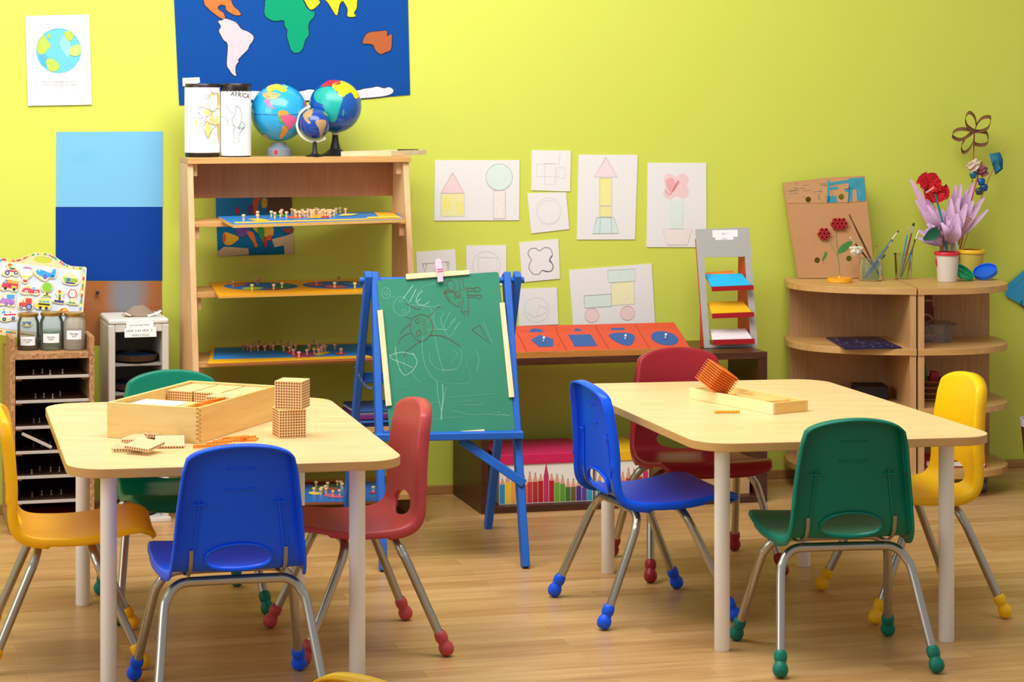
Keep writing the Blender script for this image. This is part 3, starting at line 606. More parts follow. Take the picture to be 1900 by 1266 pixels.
# folders on the fourth shelf
z = SH[3]; zz = z
for h, t, dx, x0, lab in (('#17306a', .011, 0, .16, 'dark blue folder at the bottom of the pile behind the easel'), ('#2b66b5', .008, .01, .155, 'mid blue folder, second from the bottom of the pile behind the easel'), ('#cfc9d8', .004, -.01, .16, 'pale folder in the middle of the pile behind the easel'), ('#6d2270', .013, .012, .165, 'purple folder in the pile behind the easel'), ('#dcd6de', .007, 0, .15, 'white folder near the top of the pile behind the easel'), ('#24508a', .008, .01, .16, 'blue folder on top of the pile behind the easel')):
    d0 = dfr(z) - .006
    o = obj('folder', B().box(uR - .04 - x0 + dx, uR - .035 + dx, -d0 - dx * .5 + .004, -BK - .08, zz + .0004, zz + t), paint(h, .5), bev=.002)
    place(o, W0, TH); tag(o, lab, 'folder', 'folders in the bookcase'); zz += t

# ================================================================ chipboard tray rack and jars
def corner(x, y): p = at_z(x, y, 0); return p
Yf = 6.50
pl = PL(P(96, 660, Yf), U, ZA)
ru0, rz_ = pl.uv(19, 660); ru1, _ = pl.uv(175, 657)
rw = ru1 - ru0; rk = empty('tray_rack', 'chipboard tray rack with stacked shallow trays under the magnetic board', 'rack', V((pl.o.x, pl.o.y, 0)) + U * ru0, TH)
OSB = osb(); RD = .28; RT = pl.hit(96, 656).z
OSBW = wood('#b98350', '#a46c3c', 2, 6, .7)
z1 = RT
for x in (0, rw - .014): obj('side_panel', B().poly([(0, 0), (RD, 0), (RD, z1), (.15, z1), (.15, z1 + .045), (0.0, z1 + .045)], 0, .014, 0, YZ(x)), [OSB, OSBW], rk)
obj('top_board', B().box(.014, rw - .014, .006, RD, z1 - .017, z1), OSB, rk, bev=.001)
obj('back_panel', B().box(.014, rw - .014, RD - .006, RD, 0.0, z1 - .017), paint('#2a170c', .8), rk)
obj('bottom_board', B().box(.014, rw - .014, .004, RD - .006, .008, .022), OSB, rk)
trz = [pl.uv(96, y)[1] + pl.o.z for y in (697, 742, 790, 836, 882, 928)]
for z in trz:
    for x in (.014, rw - .014 - .02): obj('runner', B().box(x, x + .02, .012, RD - .01, z - .0145, z - .0085), OSBW, rk)
TRAYM = paint('#b9b0a3', .6); PINM = glass('#f2f2f2', .35)
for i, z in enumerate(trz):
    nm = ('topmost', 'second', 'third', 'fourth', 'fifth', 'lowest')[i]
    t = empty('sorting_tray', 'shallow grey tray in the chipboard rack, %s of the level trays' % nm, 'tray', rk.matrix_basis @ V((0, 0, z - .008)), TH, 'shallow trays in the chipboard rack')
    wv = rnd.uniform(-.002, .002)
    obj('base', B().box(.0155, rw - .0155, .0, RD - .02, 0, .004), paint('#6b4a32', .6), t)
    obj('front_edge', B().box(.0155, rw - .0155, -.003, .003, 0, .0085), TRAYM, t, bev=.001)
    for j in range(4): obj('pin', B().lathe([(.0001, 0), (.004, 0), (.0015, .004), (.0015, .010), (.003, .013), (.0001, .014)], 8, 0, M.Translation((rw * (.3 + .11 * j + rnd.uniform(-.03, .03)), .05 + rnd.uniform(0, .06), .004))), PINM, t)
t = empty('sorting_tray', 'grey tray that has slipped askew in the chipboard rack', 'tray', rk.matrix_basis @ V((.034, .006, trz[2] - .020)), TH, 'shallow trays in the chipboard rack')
t.rotation_euler = (0, R(27), TH)
obj('base', B().box(0, .095, .0, RD - .04, -.004, 0), paint('#7d7468', .6), t); obj('front_edge', B().box(0, .095, -.004, .001, -.005, .004), TRAYM, t, bev=.001)
obj_ = obj('red_tray', B().box(.03, rw - .02, -.004, .2, .0225, .04), paint('#cf2a22', .5), bev=.002); place(obj_, rk.location, TH); tag(obj_, 'red tray lying at the bottom of the chipboard rack', 'tray')

GOLD = paint('#b8924a', .3, .8)
def jar(x0, x1, ytop, ybot, depth, label, kind, txt, ly):
    p = (rk.matrix_basis @ V((0, depth, RT))); p = at_z((x0 + x1) / 2, ybot, RT) if 0 else p
    c = P((x0 + x1) / 2, 600, Yf + .06 + depth); c.z = RT
    s = c.y / F; r = (x1 - x0) / 2 * s; h = (ybot - ytop) * s * .985
    t = empty('glass_jar', label, 'jar', c, 0, 'glass jars on the chipboard rack')
    pr = [(.0001, .001), (r * .92, .001), (r, r * .18), (r, h * .72), (r * .93, h * .80), (r * .84, h * .86), (r * .84, h * .93)]
    obj('glass_body', B().lathe(pr, 28), glass('#eef2ea' if kind != 'sand' else '#e2d9c4', .93 if kind != 'sand' else .60), t)
    lid = [(.0001, h), (r * .86, h), (r * .92, h * .985), (r * .93, h * .93), (r * .90, h * .905), (r * .88, h * .905)]
    obj('lid', B().lathe(lid, 28), GOLD, t)
    ch, cm = {'soil': (.30, paint('#7a6a3a', .9, var=.3, scale=200)), 'water': (.52, glass('#c9ddcf', .78)), 'sand': (.55, paint('#9a8a6a', .9, var=.15, scale=200))}[kind]
    obj('contents', B().lathe([(.0001, .003), (r * .90, .003), (r * .96, r * .18), (r * .96, h * ch), (.0001, h * ch)], 24), cm, t)
    b = B(); n = 8; a0 = -math.pi / 2 - math.asin(min(.99, c.x / c.y)) * 0
    wl_, hl_ = .74, .24; zc = h * ly; rr = r * 1.012
    vs = []
    for i in range(n + 1):
        a = a0 + (-wl_ + 2 * wl_ * i / n) * .95 + .1; vs += [(rr * math.cos(a), rr * math.sin(a), zc - h * hl_ / 2), (rr * math.cos(a), rr * math.sin(a), zc + h * hl_ / 2)]
    b.add(vs, [(2 * i, 2 * i + 2, 2 * i + 3, 2 * i + 1) for i in range(n)], 0)
    for k, s_ in enumerate(txt):
        tv, tf = text_mesh(s_); o_ = []
        for v in tv:
            X = v.x * .0075; Zv = zc + (.1 - .22 * k) * h * hl_ * 2 * .5 + v.y * .0075; a = a0 + .1 + X / rr; o_.append(((rr + .0004) * math.cos(a), (rr + .0004) * math.sin(a), Zv))
        b.add(o_, tf, 1)
    obj('paper_label', b, [WHITE, INK], t)
    return t
jar(32, 73, 581, 650, .035, 'jar with gold lid and a little soil, left of the three', 'soil', ('ПОЧВА', 'soil'), .26)
jar(73.5, 118, 579, 650, .035, 'jar with gold lid half full of clear water, in the middle', 'water', ('ВОДА', 'water'), .33)
jar(117.5, 158.5, 577, 647, .035, 'jar with gold lid full of grey sand, right of the three', 'sand', ('ПЯСЪК', 'sand'), .42)

# ================================================================ magnetic vehicle board
q = zoom(0, 460, 7.0333)
zb = RT + .001; ob = P(80, 630, Yf + .185)
tilt_n = (V((0, -1, 0)) * math.cos(R(12)) + ZA * math.sin(R(12)))
mp_ = PL(P(80, 560, Yf + .20), U * 1, ZA * math.cos(R(9)) + N * math.sin(R(9)))
bot_u = mp_.uv(100, 640)
def mq(*p): return [mp_.uv(x, y) for x, y in q(*p)]
mb = empty('magnetic_board', 'white magnetic picture board with carrying hole and striped rim, leaning behind the three jars', 'magnetic board', mat=mp_.mat())
top_e = [(-160, 95), (-60, 118), (0, 128), (60, 138), (150, 150), (220, 148), (300, 120), (380, 82), (470, 62), (560, 62), (640, 75), (710, 110), (780, 160), (850, 210), (930, 240), (1000, 245), (1075, 250)]
outer = [mp_.uv(*q(a, b_)[0]) for a, b_ in top_e] + mq(1110, 250, 1128, 270, 1120, 420, 1106, 560, 1095, 700, 1080, 900, 1062, 1290, 1030, 1300, 700, 1250, 330, 1190, 0, 1135, -180, 1100, -190, 1050)
hole = [mp_.uv(*p) for p in [q(p_[0], p_[1])[0] for p_ in [(555 + 124 * math.cos(a) + 3 * math.sin(a), 160 + 9 * math.cos(a) + 44 * math.sin(a)) for a in [2 * math.pi * i / 28 for i in range(28)]]]]
vs, fs = holed(outer, [hole], -.006, .006)
obj('board_frame', B().add(vs, fs), paint('#e8d09a', .5), mb, bev=.001)
mbf = B().poly(mq(25, 190, 300, 214, 700, 262, 1055, 305, 1048, 500, 1030, 700, 1020, 900, 1000, 1180, 600, 1130, 220, 1080, 0, 1050, -140, 1020, -130, 150), .0062, .0070)
obj('magnet_panel', mbf, paint('#d3dae2', .3), mb)
# coloured rim
b = B(); cols = ['#cf3f42', '#4a9fd8', '#f0cf3a', '#4aa35a', '#e07a3a', '#7fc4e8', '#f3e6a0', '#c23a50']; mats = [paint(c, .5) for c in cols]
top_c = [mp_.uv(*q(a, b_)[0]) for a, b_ in [(20, 152), (60, 158), (150, 172), (230, 168), (310, 142), (390, 105), (470, 86), (560, 84), (630, 96), (700, 130), (770, 178), (840, 226), (930, 258), (1000, 266), (1070, 272)]]
cpt = catmull([V((*p, 0)) for p in top_c], 8); seg = [0]
for i in range(1, len(cpt)): seg.append(seg[-1] + (cpt[i] - cpt[i - 1]).length)
pos = 0; ci = 0; rr_ = random.Random(5)
while pos < seg[-1] - .003:
    ln = rr_.choice([.006, .010, .014]); pts = [p for p, s_ in zip(cpt, seg) if pos <= s_ <= pos + ln + .001]
    if len(pts) > 1: b.stroke([(p.x, p.y) for p in pts], 0.0056, .0064, ci % 8)
    pos += ln; ci += rr_.choice([1, 2, 3])
def rimline(pa, pb, n):
    global ci
    for i in range(n):
        s0, s1 = i / n, (i + 1) / n; b.stroke([(pa[0] + (pb[0] - pa[0]) * s, pa[1] + (pb[1] - pa[1]) * s) for s in (s0, s1)], .0056, .0064, ci % 8); ci += rr_.choice([1, 2, 3])
rimline(mq(1095, 280)[0], mq(1085, 430)[0], 3); rimline(mq(1085, 430)[0], mq(1045, 820)[0], 9); rimline(mq(1045, 820)[0], mq(1030, 1180)[0], 7)
rimline(mq(-60, 1082)[0], mq(205, 1112)[0], 6); rimline(mq(205, 1112)[0], mq(1000, 1220)[0], 14); rimline(mq(10, 150)[0], mq(-5, 330)[0], 2)
obj('striped_rim', b, mats, mb)
def magnet(label, outline, marks):
    cx = sum(p[0] for p in outline) / len(outline); cy = sum(p[1] for p in outline) / len(outline)
    pl = mp_.to(*q(cx, cy)[0]); b = B(); mats = [paint('#ead9a4', .5)]; key = {}
    oc = catmull([V((p[0], p[1], 0)) for p in outline], 3, True)
    b.poly([pl.uv(*q(p.x, p.y)[0]) for p in oc], .0071, .0115)
    draw(b, pl, [(m[0], m[1], q(*[c for p in m[2] for c in p])) + tuple(m[3:]) for m in marks], mats, key, .00012, .0115)
    o = obj('picture_magnet', b, mats, sharp=30); o.matrix_world = pl.mat(); tag(o, label, 'magnet', 'picture magnets on the white board')
def C(x, y, r, ry=None): return circ(x, y, r, 16, ry)
def Q(*p): return [(p[i], p[i + 1]) for i in range(0, len(p), 2)]
def rc(x0, y0, x1, y1, k=0): return Q(x0, y0, x1, y0 + k, x1, y1 + k, x0, y1)
DK = '#2d2a3a'
magnet('cyclist magnet at the top left of the white board', Q(75, 215, 120, 198, 160, 225, 200, 255, 235, 300, 238, 355, 205, 380, 150, 360, 100, 380, 50, 370, 15, 345, 50, 290, 85, 265), [('p', '#f08a4a', C(120, 228, 24)), ('p', '#e05a2a', Q(100, 220, 145, 215, 150, 232, 100, 235)), ('p', '#3f9f6a', Q(115, 250, 150, 262, 165, 290, 120, 285)), ('p', '#3a63b5', C(90, 330, 32)), ('p', '#e9d05a', C(90, 330, 14)), ('p', '#3a63b5', C(205, 330, 28)), ('p', '#e9d05a', C(205, 330, 12)), ('p', '#d0454a', Q(70, 290, 220, 300, 215, 318, 130, 315)), ('p', DK, Q(150, 265, 200, 275, 195, 285, 150, 280))])
magnet('hot-air balloon magnet with red basket', Q(250, 290, 290, 240, 350, 232, 405, 255, 430, 310, 410, 370, 360, 410, 355, 460, 320, 472, 285, 450, 290, 400, 255, 345), [('p', '#fbf6ea', C(340, 315, 78)), ('p', '#b98ab0', Q(290, 262, 340, 245, 400, 262, 415, 300, 370, 278, 300, 280)), ('p', '#f0de4a', Q(285, 360, 395, 372, 370, 388, 300, 384)), ('p', '#cf3f46', rc(298, 418, 350, 450, 4))])
magnet('blue aeroplane magnet with purple wheel', Q(450, 300, 500, 275, 580, 300, 650, 320, 680, 275, 725, 275, 735, 330, 715, 400, 640, 400, 600, 440, 540, 425, 490, 390, 440, 350), [('s', '#3aa0e0', Q(465, 305, 510, 285, 590, 310, 660, 330, 690, 285, 722, 288, 722, 340, 700, 390, 620, 390, 530, 375, 480, 345)), ('p', '#6a5fc0', C(585, 382, 32)), ('p', '#e8f4fb', C(508, 300, 10)), ('l', '#1f5f9a', Q(660, 370, 700, 378), 4)])
magnet('green boat magnet at the top right', Q(815, 365, 860, 335, 910, 320, 990, 375, 1022, 420, 1015, 470, 960, 492, 870, 480, 810, 450), [('p', '#8ac440', Q(822, 385, 1012, 412, 1008, 450, 985, 462, 835, 440)), ('p', '#4a3f8a', Q(835, 442, 985, 464, 960, 480, 860, 468)), ('p', '#e8903a', C(945, 425, 16)), ('p', '#e0c03a', C(985, 430, 16)), ('p', '#2f6f8a', C(985, 430, 9)), ('p', '#f6efd8', Q(880, 350, 920, 340, 930, 372, 875, 370)), ('l', '#3a6fc0', Q(885, 400, 890, 440), 6)])
magnet('red fire engine magnet', Q(20, 450, 80, 400, 130, 405, 200, 405, 245, 430, 235, 560, 180, 575, 100, 555, 40, 565, -5, 530), [('p', '#d5434d', Q(25, 470, 75, 420, 240, 445, 230, 545, 15, 520)), ('p', '#f2b23a', Q(95, 432, 235, 448, 232, 476, 95, 458)), ('p', '#5fb0e6', C(68, 450, 18)), ('p', '#a83545', C(118, 500, 18)), ('p', '#c8d64a', rc(150, 500, 210, 535, 8)), ('p', DK, C(65, 533, 20)), ('p', DK, C(180, 545, 20))])
magnet('red open car magnet with white wheels', Q(260, 580, 290, 530, 350, 490, 400, 520, 440, 515, 510, 545, 520, 600, 470, 625, 400, 610, 340, 615, 280, 605), [('s', '#d94a58', Q(280, 570, 310, 530, 370, 530, 430, 550, 500, 550, 512, 590, 450, 600, 340, 590)), ('p', '#f2c83a', Q(340, 525, 365, 490, 385, 525)), ('p', '#6ab0e0', C(437, 535, 20)), ('p', '#f0e6d6', C(338, 578, 22)), ('p', '#8a6a70', C(338, 578, 11)), ('p', '#f0e6d6', C(465, 588, 22)), ('p', '#8a6a70', C(465, 588, 11))])
magnet('round green tree magnet', Q(530, 520, 550, 470, 605, 452, 665, 470, 685, 520, 660, 570, 625, 590, 662, 640, 530, 640, 575, 590, 545, 565), [('p', '#8fc43a', C(610, 520, 66)), ('p', '#7a4a28', Q(598, 580, 620, 582, 624, 625, 592, 622)), ('p', '#3f9a48', Q(550, 635, 600, 605, 655, 640)), ('p', '#e05a3a', C(598, 622, 8)), ('p', '#f0c83a', C(625, 628, 7))])
magnet('traffic light magnet on a purple foot', Q(720, 590, 760, 545, 800, 550, 835, 590, 810, 650, 830, 695, 825, 735, 690, 715, 690, 680, 750, 660), [('p', '#c93f3f', rc(758, 558, 790, 590, 3)), ('p', '#f0cf3a', rc(758, 588, 790, 612, 3)), ('p', '#3f9a55', rc(758, 612, 790, 640, 3)), ('p', '#7a4a30', rc(760, 640, 785, 690, 3)), ('p', '#4a3f80', Q(705, 682, 830, 695, 825, 725, 700, 710))])
magnet('hexagonal stop sign magnet with red border', Q(870, 600, 905, 545, 970, 540, 1012, 600, 980, 665, 1000, 710, 1010, 750, 865, 735, 870, 700, 920, 670), [('p', '#c8474a', Q(880, 600, 910, 545, 975, 550, 1003, 608, 970, 660, 905, 655)), ('p', '#fbf3ea', Q(894, 602, 917, 557, 968, 561, 989, 607, 962, 648, 912, 643)), ('t', '#c8474a', Q(941, 603), 5.2, 'STOP', R(-7)), ('p', '#3f9a55', Q(880, 725, 930, 690, 990, 735)), ('p', '#e8e0c8', rc(925, 690, 945, 718))])
magnet('purple truck magnet with blue load', Q(20, 620, 60, 600, 190, 605, 195, 760, 140, 770, 60, 755, -30, 750, -30, 690), [('p', '#4a9fe0', rc(85, 612, 186, 675, 2)), ('p', '#b07ac0', Q(10, 680, 30, 650, 190, 690, 188, 745, -20, 725, -10, 690)), ('p', '#f6f2fa', rc(45, 625, 78, 665)), ('p', '#6a4a9a', C(78, 738, 20)), ('p', '#6a4a9a', C(140, 738, 20)), ('p', '#c9b8e0', C(78, 738, 9)), ('p', '#c9b8e0', C(140, 738, 9))])
magnet('red tractor magnet with large grey wheel', Q(230, 740, 260, 690, 320, 645, 420, 655, 425, 790, 370, 825, 320, 800, 260, 810, 232, 780), [('p', '#d8423c', Q(330, 660, 412, 668, 405, 760, 330, 740)), ('p', '#d8423c', Q(248, 715, 335, 722, 335, 780, 245, 765)), ('p', '#d8423c', rc(290, 690, 305, 718)), ('p', '#4a5a78', C(372, 775, 44)), ('p', '#a8b6e0', C(372, 775, 24)), ('p', '#4a5a78', C(372, 775, 9)), ('p', '#4a5a78', C(270, 778, 22)), ('p', '#d0d6e8', C(270, 778, 10))])
magnet('yellow school bus magnet', Q(445, 730, 490, 680, 510, 655, 655, 665, 660, 790, 600, 812, 520, 805, 455, 790), [('p', '#f2d02a', Q(500, 675, 650, 685, 648, 795, 455, 778, 455, 735, 500, 730)), ('p', '#58b4e4', rc(508, 690, 540, 715, 3)), ('p', '#58b4e4', rc(552, 692, 588, 718, 3)), ('p', '#58b4e4', rc(600, 695, 636, 720, 3)), ('l', '#3a3226', Q(495, 735, 648, 748), 3), ('p', DK, C(522, 785, 20)), ('p', DK, C(600, 790, 20))])
magnet('white ambulance magnet with a red cross', Q(0, 830, 40, 795, 200, 805, 215, 940, 150, 950, 50, 968, -20, 930), [('p', '#fbfaf8', Q(5, 845, 30, 812, 205, 820, 210, 925, 0, 905)), ('p', '#58b4e4', Q(15, 840, 35, 820, 68, 824, 65, 866, 12, 862)), ('p', '#d0404a', rc(122, 830, 130, 855)), ('p', '#d0404a', rc(114, 838, 140, 847)), ('l', '#d0404a', Q(45, 878, 205, 873), 3), ('p', '#2f3a50', C(52, 935, 25)), ('p', '#8f9ab0', C(52, 935, 11)), ('p', '#2f3a50', C(170, 922, 24)), ('p', '#8f9ab0', C(170, 922, 11)), ('p', '#e0703a', C(45, 805, 9))])
magnet('orange car magnet with yellow window, half hidden by the jar of sand', Q(740, 830, 790, 790, 840, 780, 895, 810, 910, 850, 880, 880, 760, 870), [('p', '#e0603a', Q(755, 835, 800, 795, 850, 788, 890, 830, 890, 862, 770, 860)), ('p', '#f2c83a', Q(805, 830, 825, 800, 850, 796, 870, 825)), ('p', DK, C(800, 862, 14)), ('p', DK, C(865, 864, 14))])
magnet('striped vehicle magnet seen through the soil jar', Q(275, 980, 300, 925, 380, 920, 420, 980, 385, 1030, 300, 1020), [('p', '#e8e2d6', Q(300, 935, 378, 930, 395, 960, 290, 965)), ('p', '#3f78b8', Q(285, 965, 408, 965, 400, 995, 290, 990)), ('p', DK, C(310, 1000, 14)), ('p', DK, C(380, 1000, 14))])

# ================================================================ grey rack with land and water trays
p0 = at_z(202, 972, 0); gx = V((U.x, U.y, 0)); pl = PL(P(255, 620, p0.y + .03), U, ZA)
g0, _ = pl.uv(201, 700); g1, _ = pl.uv(314, 700); gw = g1 - g0; GT = pl.hit(205, 604).z
gr = empty('display_rack', 'light grey narrow rack between the chipboard rack and the bookcase', 'rack', V((pl.o.x, pl.o.y, 0)) + U * g0, TH)
GREY = paint('#cdc6b8', .55, var=.03); GD = .21
def side(x): return B().box(x, x + .021, 0, GD, 0, GT)
for x in (0, gw - .021): obj('post', side(x), GREY, gr, bev=.004)
obj('top_board', B().box(.0, gw, 0, GD, GT - .0, GT + .017), paint('#d6d2c6', .5), gr, bev=.007)
obj('top_rail', B().box(.021, gw - .021, .001, .02, GT - .021, GT), GREY, gr, bev=.001)
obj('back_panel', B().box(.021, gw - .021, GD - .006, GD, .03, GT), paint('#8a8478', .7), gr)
obj('base', B().box(-.003, gw + .003, -.02, GD, 0, .012), paint('#d4cfc4', .5), gr, bev=.002)
b = B(); lq = zoom(190, 570, 13.571); lpl = PL(gr.location + V((0, 0, 0)) - N * .003, U, ZA)
lp_ = lpl.uv; c0 = lpl.to(*lq(950, 560)[0])
b.poly([c0.uv(*p) for p in lq(600, 365, 1290, 355, 1290, 500, 1355, 500, 1362, 745, 560, 770, 555, 540, 600, 535)], -.0006, 0)
for s_, (x, y), sz, rt in (('Land and water forms', (930, 450), .0068, R(1)), ('релефи на релефа', (930, 590), .0088, R(1)), ('ЗЕМЯ И ВОДА', (960, 708), .0075, R(1))):
    u_, v_ = c0.uv(*lq(x, y)[0]); b.text(s_, sz, u_, v_, .0004, 1, rt)
o = obj('card_label', b, [WHITE, paint('#6a6a66', .8)], gr); o.matrix_world = c0.mat(); bpy.context.view_layer.update()
o.matrix_parent_inverse = M(); o.matrix_local = (M.Translation(gr.location) @ M.Rotation(TH, 4, 'Z')).inverted() @ c0.mat()
BRN = paint('#3a2416', .35); WAT = paint('#1f73c4', .25)
for i, (y, lab) in enumerate(((668, 'dark brown dish of blue water, top one in the grey rack'), (722, 'dark brown dish of blue water, second in the grey rack'), (945, 'dark dish with two pools of blue water at the bottom of the grey rack'))):
    z = pl.hit(255, y + 8).z if i < 2 else .0125
    t = empty('landform_dish', lab, 'dish', gr.location + U * (gw / 2) + N * .09 + ZA * z, TH, 'land and water dishes in the grey rack')
    sx = (gw - .046) / 2; S = M.Diagonal((sx / .1, .088 / .1, 1, 1))
    obj('rim', B().lathe([(.0001, .002), (.085, .002), (.1, .007), (.102, .022), (.096, .023), (.094, .010), (.0001, .008)], 30, 0, S), BRN, t)
    bl = [(p[0] * .9, p[1] * .9) for p in circ(0, 0, .09 * sx / .1, 24, .078)] if i != 1 else circ(-.02, 0, .04, 18)
    if i == 2:
        for cx in (-.035, .035): obj('water', B().poly(circ(cx, 0, .028, 18, .05), .016, .019), WAT, t)
        obj('land', B().poly(circ(0, 0, .09 * sx / .1, 24, .08), .008, .0155), paint('#241a14', .6), t)
    else:
        obj('water', B().poly(bl, .010, .0175), WAT, t)
        obj('land', B().lathe([(.0001, .028), (.02, .026), (.035, .0176), (.0001, .0176)], 14, 0, M.Translation((.022, .01, 0)) @ M.Diagonal((1.1, .8, .6, 1))), paint('#5a3a22', .8), t)
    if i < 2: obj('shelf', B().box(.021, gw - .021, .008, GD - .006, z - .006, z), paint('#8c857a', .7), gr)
# crumpled paper model on top
b = B(); rr_ = random.Random(11); n = 18
def crumple(prof, jit, nn=22):
    vs = []
    for (r_, z_) in prof: vs += [(r_ * math.cos(2 * math.pi * j / nn) * (1 + rr_.uniform(-jit, jit)), r_ * math.sin(2 * math.pi * j / nn) * .8 * (1 + rr_.uniform(-jit, jit)), z_ + rr_.uniform(-jit, jit) * .012) for j in range(nn)]
    return vs, [(i * nn + j, i * nn + (j + 1) % nn, (i + 1) * nn + (j + 1) % nn, (i + 1) * nn + j) for i in range(len(prof) - 1) for j in range(nn)]
vo = empty('paper_volcano', 'low crumpled brown paper mound with white curling edges on the grey rack', 'paper model', gr.location + U * (gw * .57) + N * .09 + ZA * (GT + .0175), TH)
vs, fs = crumple([(.048, .0), (.050, .003), (.044, .009), (.034, .016), (.024, .024), (.014, .030), (.0001, .031)], .12); obj('mound', B().add(vs, fs), paint('#8d7868', .9, var=.1), vo)
b = B(); b.tube([(-.052, -.03, .002), (-.046, -.036, .012), (-.03, -.042, .004)], .004, 6, 0, None, True, .4); b.tube([(.02, -.044, .003), (.045, -.038, .008), (.062, -.03, .016)], .004, 6, 0, None, True, .4)
obj('paper_edge', b, paint('#efe2d2', .8), vo)
# ================================================================ map cylinders, globes and frame on the bookcase
TZ = zT
def top_at(px, dd): # point on the bookcase top under picture column px, dd from the wall
    u, _ = rp(px, 288, dd); return room(u, dd, TZ)
def cyl_map(loc, r, h):
    """bend flat marks (metres: x along the paper, z up) round a can"""
    def mp(vs, off): return [((r + off) * math.sin(v[0] / r), -(r + off) * math.cos(v[0] / r), v[1]) for v in vs]
    return mp
def canister(px0, px1, ytop, ybot, dd, label, paper_poly, marks, lidh=.016):
    c = top_at((px0 + px1) / 2, dd); s = c.y / F; r = (px1 - px0) / 2 * s; h = (ybot - ytop) * s
    t = empty('map_canister', label, 'canister', c, -math.atan2(c.x, c.y), 'canisters wrapped in map paper')
    obj('body', B().lathe([(.0001, .0), (r * .96, 0), (r * .985, .003), (r * .985, h - .004), (.0001, h - .004)], 36), paint('#1a120d', .3), t)
    obj('lid', B().lathe([(.0001, h), (r * .97, h), (r * 1.0, h - .003), (r * 1.0, h - lidh), (r * .985, h - lidh)], 36), paint('#2a1a12', .3), t)
    conv = cyl_map(c, r, h); b = B(); mats = [WHITE]; key = {}
    mx = (px0 + px1) / 2
    def xy(p): return (math.asin(max(-.985, min(.985, (p[0] - mx) * s / r))) * r, (ybot - p[1]) * s)
    n = 30; x0 = paper_poly[0]; x1 = paper_poly[1]; zt = (ybot - paper_poly[2]) * s; zb_ = (ybot - paper_poly[3]) * s
    vs = []
    for i in range(n + 1):
        x = x0 * r + (x1 - x0) * r * i / n; jz = .0012 * math.sin(i * 2.3) if paper_poly[4] else 0
        vs += conv([(x, zb_), (x, zt + jz)], .0008)
    b.add(vs, [(2 * i, 2 * i + 2, 2 * i + 3, 2 * i + 1) for i in range(n)])
    for k, mk in enumerate(marks):
        if mk[1] not in key: key[mk[1]] = len(mats); mats.append(paint(mk[1], .8))
        bb_ = B(); off = .0014 + .0002 * k
        if mk[0] == 'l': bb_.stroke([xy(p) for p in mk[2]], mk[3] * s, 0)
        if mk[0] == 'c': bb_.stroke([xy((p.x, p.y)) for p in catmull([V((a, c_, 0)) for a, c_ in mk[2]], 5)], mk[3] * s, 0)
        if mk[0] == 's': bb_.poly([xy((p.x, p.y)) for p in catmull([V((a, c_, 0)) for a, c_ in mk[2]], 4, True)], 0)
        if mk[0] == 't': x, z = xy(mk[2][0]); bb_.text(mk[4], mk[3] * s, x, z, 0, 0, mk[5], None, .9)
        b.add(conv(bb_.v, off), bb_.f, key[mk[1]])
    obj('paper_wrap', b, mats, t); return t
q = zoom(340, 140, 7.914)
PN = '#62625f'; YL = '#ecdc8c'
canister(343, 407.5, 152, 288, .175, 'left map canister with a yellow pencilled map of Asia', (-1.7, 1.5, 159, 279.5, 0), [
    ('s', YL, q(380, 250, 440, 230, 510, 240, 512, 480, 430, 495, 380, 470, 370, 350)), ('s', YL, q(300, 470, 400, 470, 415, 495, 370, 550, 310, 545)), ('s', '#eedd8a', q(410, 520, 500, 540, 505, 690, 440, 690, 380, 660)), ('s', '#efdb7a', q(330, 640, 380, 690, 410, 760, 370, 880, 345, 860, 320, 760)), ('s', '#efe07a', q(170, 640, 200, 630, 205, 690, 180, 700)), ('s', '#f2efb8', q(250, 395, 300, 400, 290, 430, 250, 425)),
    ('s', '#e0b43a', q(495, 260, 512, 250, 514, 400, 498, 380)), ('s', '#e0b43a', q(497, 700, 514, 690, 514, 980, 505, 900)),
    ('c', PN, q(390, 200, 430, 235, 500, 240), .8), ('c', PN, q(290, 300, 350, 240, 330, 330, 380, 260), .5), ('c', PN, q(220, 460, 290, 445, 350, 460, 420, 500, 480, 460, 512, 458), .8), ('c', PN, q(160, 580, 250, 610, 300, 580, 380, 560, 420, 500), .7), ('c', PN, q(220, 680, 290, 660, 330, 600, 360, 570), .7), ('c', PN, q(290, 720, 340, 640, 380, 680, 450, 705, 490, 690), .8), ('c', PN, q(290, 740, 320, 800, 345, 880, 370, 885, 385, 820, 430, 750, 470, 720), .8), ('c', PN, q(210, 520, 260, 560, 280, 600), .5), ('l', '#3a3a38', q(225, 512, 243, 530), 1.2)])
